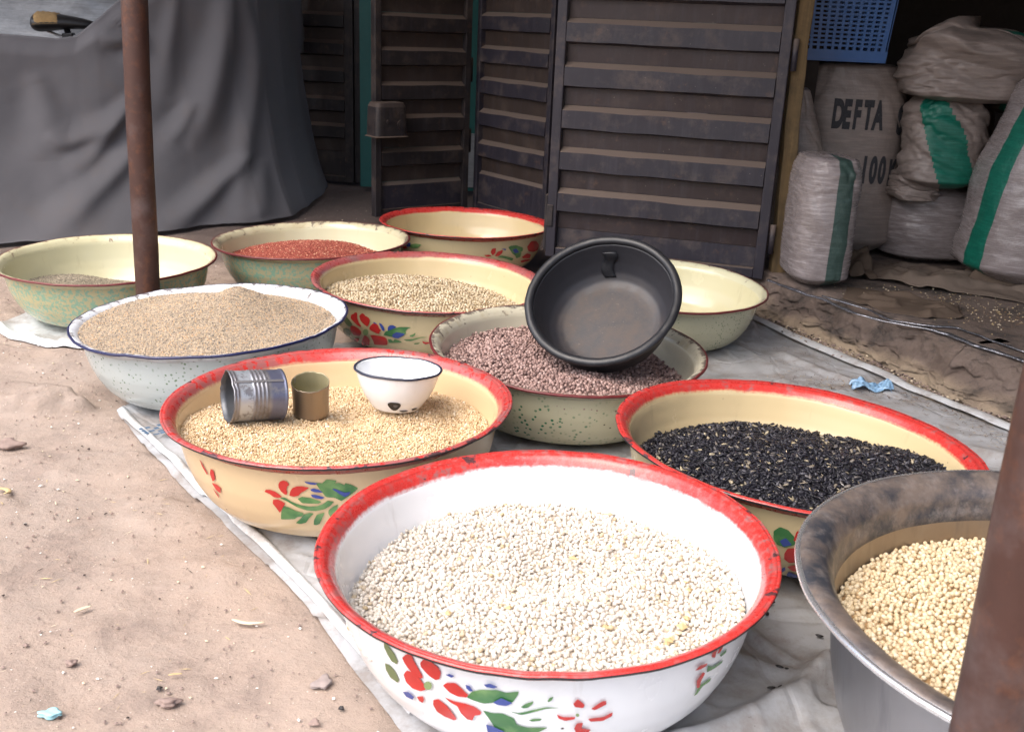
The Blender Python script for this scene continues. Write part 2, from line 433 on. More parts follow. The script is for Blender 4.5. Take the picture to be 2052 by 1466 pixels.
DUST = (0.135, 0.102, 0.085)
M_.update(
    ground=dirt_ground(), concrete=concrete(), tarp=tarp_mat(), cloth=cloth_mat(),
    door=metal_door('blue_black_paint', (0.024, 0.021, 0.030), DUST),
    door_field=metal_door('dusty_recess_paint', (0.030, 0.020, 0.021), (0.078, 0.054, 0.045)),
    door2=metal_door('dark_brown_paint', (0.022, 0.018, 0.019), (0.105, 0.074, 0.058)),
    door2_field=metal_door('dark_recess_paint', (0.040, 0.028, 0.024), (0.085, 0.060, 0.047)),
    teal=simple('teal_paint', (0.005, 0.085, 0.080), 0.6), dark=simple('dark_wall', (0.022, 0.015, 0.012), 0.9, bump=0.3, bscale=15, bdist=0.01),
    roof=simple('old_sheet_roof', (0.20, 0.14, 0.11), 0.7), wall=simple('mud_plaster', (0.16, 0.11, 0.085), 0.95, bump=0.5, bscale=12, bdist=0.01),
    pipe1=rust_pipe('rusty_pipe_near_cloth', 1.0), pipe2=rust_pipe('rusty_pipe_front', 4.0),
    post=wood('weathered_yellow_wood', (0.075, 0.05, 0.024), (0.17, 0.11, 0.048)),
    black=simple('black_rubber', (0.016, 0.017, 0.021), 0.42, var=0.3, scale=14, bump=0.3, bscale=120, bdist=0.0006),
    edge_black=simple('black_edge', (0.02, 0.018, 0.02), 0.35), edge_red=simple('oxblood_edge', (0.13, 0.020, 0.022), 0.35, var=0.5, scale=60),
    edge_blue=simple('navy_edge', (0.015, 0.018, 0.07), 0.3, var=0.5, scale=60),
    tin=steel('old_tin', 0.35, (0.40, 0.41, 0.44), 0.38), tin_brown=steel('brown_tin', 0.9, (0.33, 0.29, 0.24), 0.4),
    steel_out=steel('brushed_steel', 0.25, (0.33, 0.34, 0.37), 0.38), steel_in=steel('stained_steel', 0.85, (0.42, 0.36, 0.28), 0.45), smear=smeared(),
    sack=woven('woven_sack', (0.235, 0.190, 0.170)), sack_white=woven('woven_sack_white', (0.265, 0.225, 0.222), (0.48, 0.44, 0.45), 0.25),
    sack_brown=woven('woven_sack_brown', (0.15, 0.108, 0.085)), sack_green=woven('green_stripe', (0.004, 0.13, 0.088), (0.015, 0.21, 0.145)),
    sack_dull=woven('dull_green_stripe', (0.040, 0.075, 0.065), (0.07, 0.11, 0.10)),
    bale=woven('pale_woven_plastic', (0.25, 0.26, 0.28), (0.42, 0.44, 0.47), 0.3), ink=simple('black_ink', (0.025, 0.025, 0.03), 0.8, var=0.5, scale=150),
    basket=simple('blue_plastic', (0.012, 0.075, 0.24), 0.4, var=0.25, scale=25), burlap=burlap('burlap', (0.13, 0.095, 0.072)), burlap2=burlap('pale_burlap', (0.19, 0.148, 0.12)),
    foil=simple('shiny_black_film', (0.30, 0.30, 0.33), 0.22, 0.9, var=0.8, scale=60, bump=0.8, bscale=110, bdist=0.004), red_p=simple('red_enamel', (0.50, 0.032, 0.028), 0.2, var=0.22, scale=45),
    blue_p=simple('blue_enamel', (0.045, 0.075, 0.30), 0.2), olive_p=simple('olive_enamel', (0.13, 0.17, 0.07), 0.2), pale_p=simple('pale_green_enamel', (0.22, 0.30, 0.13), 0.2),
    stone=simple('stone', (0.27, 0.20, 0.175), 0.9, var=0.35, scale=80, bump=0.5, bscale=90, bdist=0.003), bluestone=simple('pale_blue_chip', (0.33, 0.60, 0.66), 0.7, var=0.25, scale=120, bump=0.4, bscale=120, bdist=0.002),
    straw=simple('straw', (0.50, 0.38, 0.20), 0.8, var=0.35, scale=60), white_en=enamel('white_enamel_bowl', (0.84, 0.86, 0.88), 0.07, dirt=0.2),
    film=simple('blue_film', (0.24, 0.40, 0.58), 0.3, var=0.4, scale=40), blue_print=simple('faded_blue_print', (0.055, 0.11, 0.19), 0.6, var=0.6, scale=120),
)
_g = N('green_enamel_paint'); _g.P(Base_Color=_g.mix(_g.step(_g.noise(22, 3), 0.4, 0.65), (0.050, 0.17, 0.060), (0.18, 0.33, 0.12)), Roughness=0.2); M_['green_p'] = _g.m

# outlines traced for the painted flowers: colour, then angle and height pairs on the basin wall
MOTIF = {"A":[["r",-2.216,0.811,-2.188,0.859,-2.157,0.888,-2.15,0.837,-2.133,0.794,-2.111,0.727,-2.127,0.708,-2.16,0.716,-2.192,0.75,-2.207,0.778],["r",-2.114,0.844,-2.089,0.89,-2.068,0.907,-2.056,0.878,-2.029,0.855,-2.02,0.819,-2.029,0.764,-2.05,0.742,-2.078,0.758,-2.102,0.789,-2.116,0.812],["r",-2.226,0.671,-2.199,0.725,-2.159,0.736,-2.125,0.698,-2.111,0.668,-2.109,0.629,-2.139,0.598,-2.186,0.587,-2.218,0.613],["r",-2.018,0.72,-1.995,0.756,-1.958,0.772,-1.931,0.739,-1.905,0.702,-1.915,0.677,-1.953,0.665,-1.99,0.679],["r",-2.17,0.53,-2.131,0.562,-2.13,0.532,-2.145,0.491,-2.165,0.494],["r",-2.077,0.566,-2.049,0.591,-2.016,0.561,-1.999,0.527,-1.977,0.456,-1.994,0.433,-2.041,0.439,-2.075,0.461,-2.085,0.518],["r",-2.019,0.628,-1.974,0.618,-1.917,0.625,-1.881,0.617,-1.854,0.587,-1.86,0.559,-1.888,0.538,-1.901,0.486,-1.925,0.483,-1.95,0.527,-1.961,0.582,-1.994,0.598],["r",-1.483,0.714,-1.466,0.752,-1.436,0.702,-1.441,0.675,-1.475,0.687],["r",-1.41,0.662,-1.367,0.714,-1.35,0.715,-1.347,0.685,-1.392,0.647],["r",-1.545,0.625,-1.52,0.604,-1.47,0.606,-1.473,0.585,-1.51,0.572,-1.538,0.592],["r",-1.417,0.583,-1.356,0.582,-1.316,0.613,-1.316,0.58,-1.353,0.549,-1.406,0.554],["r",-1.471,0.504,-1.462,0.55,-1.436,0.553,-1.44,0.5,-1.398,0.479,-1.412,0.438,-1.458,0.447],["r",-0.854,0.808,-0.855,0.887,-0.824,0.856,-0.826,0.781],["r",-0.82,0.808,-0.809,0.87,-0.78,0.849,-0.796,0.798],["r",-0.944,0.766,-0.919,0.789,-0.871,0.773,-0.874,0.752,-0.911,0.752],["r",-0.901,0.594,-0.915,0.661,-0.891,0.717,-0.869,0.693,-0.883,0.639,-0.882,0.581],["p",-2.068,0.693,-2.073,0.67,-2.084,0.65,-2.098,0.642,-2.108,0.649,-2.111,0.668,-2.105,0.691,-2.093,0.712,-2.079,0.72,-2.07,0.712],["p",-1.455,0.624,-1.456,0.616,-1.459,0.61,-1.464,0.61,-1.468,0.615,-1.47,0.626,-1.469,0.634,-1.466,0.639,-1.461,0.637,-1.457,0.632],["g",-1.915,0.675,-1.891,0.731,-1.851,0.766,-1.783,0.781,-1.749,0.769,-1.696,0.795,-1.7,0.765,-1.72,0.705,-1.749,0.676,-1.791,0.68,-1.844,0.655,-1.888,0.663],["g",-1.849,0.597,-1.81,0.589,-1.766,0.598,-1.718,0.569,-1.71,0.518,-1.67,0.497,-1.58,0.505,-1.592,0.487,-1.643,0.426,-1.789,0.389,-1.813,0.486,-1.829,0.545],["g",-1.74,0.625,-1.698,0.619,-1.639,0.656,-1.59,0.678,-1.532,0.673,-1.59,0.665,-1.639,0.636,-1.689,0.604],["g",-1.69,0.672,-1.67,0.702,-1.639,0.727,-1.642,0.704,-1.661,0.671,-1.681,0.662],["g",-1.584,0.726,-1.577,0.752,-1.561,0.762,-1.568,0.732,-1.58,0.719],["g",-1.658,0.567,-1.638,0.582,-1.604,0.584,-1.612,0.567,-1.645,0.557],["g",-0.855,0.683,-0.857,0.74,-0.821,0.704,-0.743,0.697,-0.743,0.673,-0.796,0.673],["g",-0.787,0.769,-0.735,0.778,-0.735,0.746,-0.773,0.744],["g",-0.893,0.512,-0.885,0.591,-0.805,0.603,-0.804,0.574,-0.853,0.569,-0.875,0.516],["o",-2.321,0.861,-2.302,0.859,-2.263,0.81,-2.249,0.758,-2.26,0.727,-2.291,0.728,-2.313,0.766,-2.328,0.809],["o",-2.347,0.67,-2.31,0.683,-2.281,0.656,-2.265,0.595,-2.282,0.559,-2.329,0.564,-2.351,0.611],["b",-1.802,0.685,-1.774,0.72,-1.766,0.729,-1.72,0.703,-1.749,0.67,-1.783,0.67],["b",-1.84,0.485,-1.813,0.476,-1.76,0.439,-1.78,0.374,-1.837,0.371],["b",-1.998,0.82,-1.978,0.839,-1.958,0.83,-1.971,0.81],["b",-1.912,0.786,-1.894,0.784,-1.882,0.751,-1.895,0.739,-1.909,0.755],["b",-2.254,0.511,-2.215,0.542,-2.183,0.522,-2.203,0.479,-2.242,0.475],["b",-1.834,0.821,-1.808,0.835,-1.779,0.815,-1.795,0.798,-1.825,0.802]],"B":[["r",-1.839,0.666,-1.828,0.689,-1.801,0.698,-1.771,0.685,-1.747,0.655,-1.735,0.632,-1.761,0.619,-1.786,0.622,-1.805,0.648],["r",-1.745,0.765,-1.735,0.796,-1.712,0.813,-1.693,0.803,-1.682,0.771,-1.694,0.753,-1.703,0.713,-1.699,0.689,-1.705,0.661,-1.717,0.664,-1.735,0.692,-1.746,0.732],["r",-1.69,0.655,-1.682,0.699,-1.668,0.738,-1.642,0.76,-1.613,0.765,-1.572,0.75,-1.596,0.72,-1.619,0.697,-1.638,0.66,-1.668,0.646],["r",-1.8,0.549,-1.792,0.594,-1.762,0.602,-1.738,0.586,-1.722,0.563,-1.739,0.523,-1.75,0.493,-1.77,0.445,-1.784,0.5],["g",-1.537,0.797,-1.5,0.793,-1.476,0.834,-1.421,0.818,-1.431,0.79,-1.408,0.796,-1.38,0.769,-1.376,0.789,-1.343,0.769,-1.305,0.722,-1.334,0.678,-1.372,0.632,-1.4,0.6,-1.438,0.638,-1.485,0.648,-1.52,0.743],["g",-1.751,0.619,-1.719,0.629,-1.682,0.587,-1.634,0.557,-1.585,0.543,-1.536,0.549,-1.502,0.575,-1.477,0.609,-1.441,0.595,-1.464,0.551,-1.504,0.51,-1.554,0.491,-1.604,0.498,-1.656,0.531,-1.703,0.583],["g",-1.645,0.626,-1.619,0.649,-1.571,0.639,-1.511,0.596,-1.53,0.576,-1.574,0.578,-1.623,0.58],["g",-1.777,0.36,-1.762,0.443,-1.739,0.523,-1.708,0.524,-1.67,0.486,-1.622,0.463,-1.635,0.424,-1.667,0.41,-1.686,0.383,-1.725,0.372],["g",-1.688,0.329,-1.648,0.394,-1.622,0.449,-1.586,0.47,-1.563,0.462,-1.595,0.406,-1.622,0.342,-1.662,0.321],["g",-1.577,0.318,-1.569,0.379,-1.547,0.448,-1.498,0.477,-1.519,0.4,-1.539,0.331,-1.561,0.314],["g",-1.479,0.466,-1.475,0.504,-1.449,0.542,-1.42,0.567,-1.431,0.483,-1.468,0.418],["b",-1.45,0.737,-1.427,0.732,-1.381,0.692,-1.348,0.697,-1.357,0.664,-1.381,0.645,-1.409,0.678],["b",-1.595,0.817,-1.565,0.807,-1.523,0.797,-1.538,0.78,-1.565,0.784,-1.588,0.8],["b",-1.567,0.734,-1.548,0.744,-1.521,0.73,-1.498,0.7,-1.545,0.702,-1.563,0.718],["b",-1.567,0.678,-1.541,0.677,-1.49,0.648,-1.51,0.629,-1.543,0.638,-1.561,0.652],["r",-2.239,0.698,-2.217,0.763,-2.193,0.755,-2.199,0.661,-2.232,0.618],["r",-2.246,0.601,-2.201,0.605,-2.169,0.581,-2.187,0.515,-2.221,0.528],["r",-2.313,0.816,-2.3,0.795,-2.26,0.687,-2.272,0.672,-2.304,0.739],["r",-2.253,0.541,-2.223,0.477,-2.232,0.432,-2.248,0.484]],"I":[["r",-2.221,0.714,-2.201,0.738,-2.185,0.749,-2.176,0.773,-2.151,0.788,-2.145,0.765,-2.153,0.69,-2.141,0.613,-2.118,0.56,-2.131,0.533,-2.164,0.552,-2.198,0.59,-2.225,0.625,-2.237,0.65],["r",-2.124,0.733,-2.11,0.764,-2.087,0.798,-2.067,0.79,-2.056,0.764,-2.024,0.749,-2.011,0.708,-2.019,0.659,-2.037,0.6,-2.053,0.576,-2.079,0.6,-2.103,0.628,-2.12,0.672],["r",-2.267,0.484,-2.241,0.516,-2.204,0.518,-2.161,0.499,-2.14,0.453,-2.143,0.408,-2.179,0.347,-2.229,0.319,-2.279,0.319,-2.296,0.362,-2.29,0.42],["r",-2.031,0.551,-2.018,0.597,-1.986,0.654,-1.953,0.666,-1.933,0.642,-1.928,0.596,-1.908,0.56,-1.924,0.529,-1.935,0.486,-1.964,0.488,-2.002,0.507,-2.028,0.53],["r",-2.177,0.261,-2.146,0.327,-2.112,0.388,-2.087,0.382,-2.073,0.352,-2.067,0.308,-2.112,0.185,-2.281,0.104],["r",-2.041,0.416,-1.998,0.443,-1.931,0.449,-1.885,0.447,-1.867,0.419,-1.866,0.362,-1.877,0.287,-2.031,0.233,-2.028,0.329,-2.032,0.381],["r",-2.295,0.242,-2.213,0.28,-2.231,0.237,-2.303,0.158,-2.389,0.128],["r",-1.535,0.449,-1.507,0.43,-1.472,0.432,-1.466,0.411,-1.501,0.388,-1.527,0.411],["p",-2.048,0.474,-2.062,0.431,-2.085,0.398,-2.107,0.389,-2.12,0.408,-2.119,0.445,-2.104,0.488,-2.082,0.52,-2.06,0.529,-2.048,0.511],["b",-1.921,0.69,-1.897,0.679,-1.878,0.632,-1.873,0.581,-1.88,0.554,-1.898,0.569,-1.908,0.613,-1.92,0.661],["b",-1.845,0.59,-1.839,0.644,-1.819,0.68,-1.79,0.69,-1.759,0.664,-1.793,0.625,-1.837,0.581],["b",-1.985,0.676,-1.965,0.688,-1.941,0.665,-1.96,0.658],["b",-1.808,0.481,-1.798,0.528,-1.76,0.574,-1.714,0.57,-1.686,0.564,-1.711,0.516,-1.75,0.462,-1.792,0.457],["g",-1.895,0.478,-1.869,0.546,-1.836,0.586,-1.781,0.633,-1.728,0.675,-1.683,0.685,-1.633,0.688,-1.667,0.651,-1.682,0.607,-1.677,0.566,-1.705,0.517,-1.75,0.462,-1.792,0.463,-1.846,0.47],["g",-1.647,0.54,-1.618,0.561,-1.593,0.596,-1.599,0.547,-1.62,0.516,-1.642,0.518],["g",-1.703,0.445,-1.674,0.456,-1.627,0.471,-1.58,0.5,-1.535,0.522,-1.49,0.522,-1.546,0.504,-1.586,0.472,-1.633,0.436,-1.681,0.427],["g",-1.855,0.412,-1.826,0.42,-1.807,0.386,-1.788,0.431,-1.747,0.418,-1.719,0.39,-1.769,0.367,-1.855,0.342],["g",-1.612,0.388,-1.576,0.405,-1.553,0.414,-1.571,0.383,-1.606,0.375],["o",-2.362,0.579,-2.34,0.641,-2.297,0.65,-2.261,0.604,-2.23,0.544,-2.266,0.474,-2.304,0.468,-2.339,0.505],["o",-2.433,0.351,-2.362,0.408,-2.306,0.402,-2.331,0.3,-2.397,0.223,-2.519,0.195,-2.491,0.266],["o",-2.529,0.391,-2.435,0.47,-2.4,0.476,-2.455,0.395,-2.534,0.356]],"H":[["r",-0.651,0.678,-0.591,0.797,-0.471,0.782,-0.301,0.632,-0.272,0.503,-0.454,0.51,-0.596,0.562],["r",-0.698,0.449,-0.612,0.521,-0.484,0.457,-0.465,0.36,-0.657,0.409],["r",-0.691,0.354,-0.579,0.368,-0.351,0.288,-0.629,0.291],["r",-1.202,0.636,-1.191,0.723,-1.14,0.734,-1.139,0.618,-1.171,0.562],["r",-1.142,0.545,-1.115,0.645,-1.046,0.689,-1.047,0.611,-1.088,0.541],["r",-1.284,0.581,-1.216,0.584,-1.178,0.547,-1.247,0.535],["r",-2.419,0.616,-2.344,0.653,-2.319,0.56,-2.398,0.512,-2.429,0.555],["g",-0.975,0.734,-0.939,0.764,-0.856,0.761,-0.73,0.68,-0.716,0.604,-0.78,0.557,-0.809,0.487,-0.894,0.576],["g",-1.101,0.511,-1.051,0.552,-0.946,0.509,-0.846,0.447,-0.854,0.387,-0.979,0.468],["g",-0.846,0.539,-0.736,0.578,-0.728,0.456,-0.798,0.439],["g",-2.284,0.642,-2.162,0.718,-2.07,0.719,-2.129,0.627,-2.243,0.581],["b",-0.906,0.666,-0.846,0.686,-0.785,0.587,-0.851,0.57],["b",-1.067,0.714,-1.001,0.702,-1.006,0.664],["b",-2.328,0.672,-2.239,0.712,-2.262,0.619,-2.327,0.586]],"C":[["g",-1.912,0.68,-1.884,0.741,-1.84,0.725,-1.803,0.663,-1.79,0.579,-1.835,0.524,-1.881,0.539,-1.906,0.594],["b",-1.873,0.588,-1.844,0.635,-1.806,0.573,-1.847,0.531],["b",-1.83,0.235,-1.815,0.271,-1.805,0.232,-1.829,0.137],["b",-1.79,0.143,-1.784,0.211,-1.72,0.163,-1.714,0.038,-1.758,0.03],["r",-1.835,0.451,-1.824,0.518,-1.772,0.554,-1.731,0.483,-1.743,0.378,-1.797,0.338,-1.83,0.38],["r",-1.803,0.278,-1.772,0.321,-1.715,0.346,-1.716,0.258,-1.761,0.223],["r",-1.804,0.618,-1.798,0.731,-1.767,0.743,-1.768,0.632]]}
# fold lines of the cloth in its own plane
FOLDS = [[[-1.481,0.509],[-1.554,0.402],[-1.622,0.368],[-1.701,0.341]],[[-1.554,0.402],[-1.588,0.324],[-1.63,0.259],[-1.69,0.201]],[[-1.475,0.325],[-1.527,0.24],[-1.6,0.157],[-1.665,0.05],[-1.691,0.015]],[[-1.363,0.844],[-1.391,0.666],[-1.399,0.484]],[[-1.201,0.878],[-1.226,0.67],[-1.256,0.482],[-1.299,0.342],[-1.348,0.3]],[[-1.159,0.88],[-1.124,0.672],[-1.124,0.48],[-1.135,0.242],[-1.114,0.042]],[[-0.949,0.741],[-0.946,0.611],[-0.944,0.203],[-0.93,0.024]],[[-1.141,0.243],[-1.247,0.102],[-1.348,0.01]],[[-1.314,0.457],[-1.361,0.358],[-1.393,0.321]],[[-1.794,0.534],[-1.762,0.414],[-1.757,0.254]],[[-1.484,0.74],[-1.497,0.687],[-1.534,0.692],[-1.607,0.695]],[[-1.469,0.723],[-1.501,0.628]],[[-1.074,0.211],[-1.045,0.014]],[[-1.746,0.337],[-1.704,0.311],[-1.536,0.389]]]

# ------------------------------------------------------------------ the setting
def gh(x, y):
    """height of the dirt ground"""
    h = 0.012 * fbm(x * 2.2, y * 2.2, 3, 4) + 0.0065 * fbm(x * 11, y * 11, 9, 5)
    # rocky hump and low crusts in the dirt on the left
    def crust(cx, cy, rx, ry, a, sd):
        d = np.sqrt(((x - cx) / rx) ** 2 + ((y - cy) / ry) ** 2) + 0.45 * fbm(x * 9, y * 9, sd, 4)
        return a * (1 - smooth(0.75, 1.05, d)) * (1 + 0.35 * fbm(x * 16, y * 16, sd + 5, 3))
    h = h + crust(-1.10, 2.03, 0.17, 0.075, 0.036, 5) + crust(-0.80, 1.74, 0.20, 0.07, 0.010, 15) + crust(-0.55, 1.56, 0.12, 0.06, 0.010, 25)
    h = h + crust(-0.50, 1.36, 0.10, 0.05, 0.006, 35) + crust(-0.95, 1.55, 0.14, 0.05, 0.008, 45) + crust(-1.25, 2.35, 0.3, 0.08, 0.010, 55)
    return h - 0.004

_gx, _gy = np.meshgrid(np.linspace(-2.2, 2.2, 441), np.linspace(0.2, 5.0, 481), indexing='ij')
_gz = gh(_gx, _gy)
def gfast(x, y):
    """ground height at one point, read off a fine grid"""
    a = min(max((float(x) + 2.2) / 0.01, 0), 439.999); b = min(max((float(y) - 0.2) / 0.01, 0), 479.999); i, j = int(a), int(b); a -= i; b -= j
    return float((_gz[i, j] * (1 - a) + _gz[i + 1, j] * a) * (1 - b) + (_gz[i, j + 1] * (1 - a) + _gz[i + 1, j + 1] * a) * b)
def build_ground():
    def axis(lo, hi, step, far):
        a = list(np.arange(lo, hi + 1e-6, step)); s = step; x = a[-1]; y = a[0]; r = []; l = []
        while x < far: s *= 1.35; x += s; r.append(x)
        s = step
        while y > -far: s *= 1.35; y -= s; l.append(y)
        return np.array(l[::-1] + a + r)
    xs = axis(-1.9, 0.3, 0.009, 400); ys = axis(0.7, 3.4, 0.010, 400)
    X, Y = np.meshgrid(xs, ys, indexing='ij')
    far = smooth(3, 12, np.hypot(X, Y - 2))
    Z = gh(X, Y) * (1 - far) - 0.004
    v = np.stack([X, Y, Z], -1).reshape(-1, 3)
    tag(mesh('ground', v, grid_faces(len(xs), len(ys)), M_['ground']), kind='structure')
build_ground()

STEP = [(0.62, 3.30), (0.727, 3.036), (0.79, 2.908), (0.873, 2.722), (0.967, 2.538), (1.03, 2.337), (1.149, 2.156), (1.40, 1.70), (1.85, 0.9), (2.4, -0.1)]
def resample(line, n):
    p = np.array(line, float); d = np.r_[0, np.cumsum(np.hypot(*np.diff(p, axis=0).T))]; t = np.linspace(0, d[-1], n)
    return np.stack([np.interp(t, d, p[:, 0]), np.interp(t, d, p[:, 1])], -1), t
def build_step():
    L, t = resample(STEP, 420)
    tg = np.gradient(L, axis=0); tg /= np.linalg.norm(tg, axis=1)[:, None]; nrm = np.stack([-tg[:, 1], tg[:, 0]], -1)
    prof = np.array([(-0.02, -0.03), (0.0, 0.0), (0.004, 0.02), (0.008, 0.034), (0.030, 0.042), (0.052, 0.050), (0.062, 0.070), (0.066, 0.098), (0.074, 0.114), (0.09, 0.1195), (0.13, 0.12), (0.22, 0.12)])
    w = np.linspace(0, 1, len(prof)); ww = np.linspace(0, 1, 46)
    pr = np.stack([np.interp(ww, w, prof[:, 0]), np.interp(ww, w, prof[:, 1])], -1)
    v = []
    for i in range(len(L)):
        off = pr[:, 0]; z = pr[:, 1].copy()
        a = fbm(np.full(46, t[i] * 9), ww * 5, 31, 5); b = fbm(np.full(46, t[i] * 30), ww * 18, 41, 4)
        er = smooth(0.02, 0.2, ww) * (1 - smooth(0.85, 0.95, ww))
        rg = 1 - np.clip(np.abs(fbm(np.full(46, t[i] * 7), ww * 4, 33, 4)) / 0.16, 0, 1); a = a - 0.45 * rg; o2 = off + er * (0.034 * a + 0.014 * b); z = z + er * (0.020 * a + 0.009 * b) * (1 - smooth(0.6, 0.75, ww))
        for k in range(46):
            v.append((L[i, 0] + nrm[i, 0] * o2[k], L[i, 1] + nrm[i, 1] * o2[k], z[k]))
    tag(mesh('doorstep', v, grid_faces(len(L), 46), M_['concrete']), kind='structure')
    # the shop's earth floor behind the step
    fl = [(x + 0.10, y + 0.06) for x, y in STEP]
    L2, _ = resample(fl, 60); V = []; n2 = 40
    for i, (x, y) in enumerate(L2):
        for k in range(n2):
            q = (k / (n2 - 1)) ** 1.5; xx = x + (4.2 - x) * q; yy = y + (max(y, 4.9 if i < 30 else y + 1.5) - y) * q
            V.append((xx, yy, 0.1165 + 0.004 * fbm(np.array(xx * 9), np.array(yy * 9), 51)))
    tag(mesh('shop_floor', V, grid_faces(len(L2), n2), M_['concrete']), kind='structure')
build_step()

# shop room and facade -------------------------------------------------
t = empty('shop_building', (0.9, 3.3, 0))
tag(t, 'dark open shop room behind the doorstep, stacked with sacks', 'shop')
mb = MB()
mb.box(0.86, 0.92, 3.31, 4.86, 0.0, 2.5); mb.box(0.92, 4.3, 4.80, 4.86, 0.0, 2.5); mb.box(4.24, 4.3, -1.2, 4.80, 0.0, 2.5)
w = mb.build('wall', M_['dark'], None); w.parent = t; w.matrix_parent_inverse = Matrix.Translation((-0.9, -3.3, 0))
mb = MB()
mb.v = [(0.80, 3.22, 2.44), (2.75, -1.2, 2.44), (4.3, -1.2, 2.44), (4.3, 4.86, 2.44), (0.80, 4.86, 2.44)]; mb.v += [(a, b, c + 0.06) for a, b, c in mb.v]
mb.f = [(0, 1, 2, 3, 4), (9, 8, 7, 6, 5)] + [(i, (i + 1) % 5 + 0, (i + 1) % 5 + 5, i + 5) for i in range(5)]; mb.m = [0] * 7
r = mb.build('roof', M_['roof'], None); r.parent = t; r.matrix_parent_inverse = Matrix.Translation((-0.9, -3.3, 0))
mb = MB()
mb.v = [(0.84, 3.06, 1.45), (2.62, -1.2, 1.45), (2.68, -1.2, 1.45), (0.90, 3.09, 1.45)]; mb.v += [(a, b, 2.44) for a, b, c in mb.v]  # unseen panel over the opening, brought down low to darken the shop room
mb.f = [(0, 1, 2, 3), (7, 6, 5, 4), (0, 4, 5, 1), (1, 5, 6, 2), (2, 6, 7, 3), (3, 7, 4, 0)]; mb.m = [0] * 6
r = mb.build('unseen_shade_lintel', M_['dark'], None); r.parent = t; r.matrix_parent_inverse = Matrix.Translation((-0.9, -3.3, 0))

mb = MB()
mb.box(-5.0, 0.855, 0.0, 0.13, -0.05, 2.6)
t = empty('neighbour_shop', (0, 5.42, 0)); tag(t, 'dark front of the neighbouring shop behind the folding metal doors', 'shop'); mb.build('wall', M_['dark'], t)

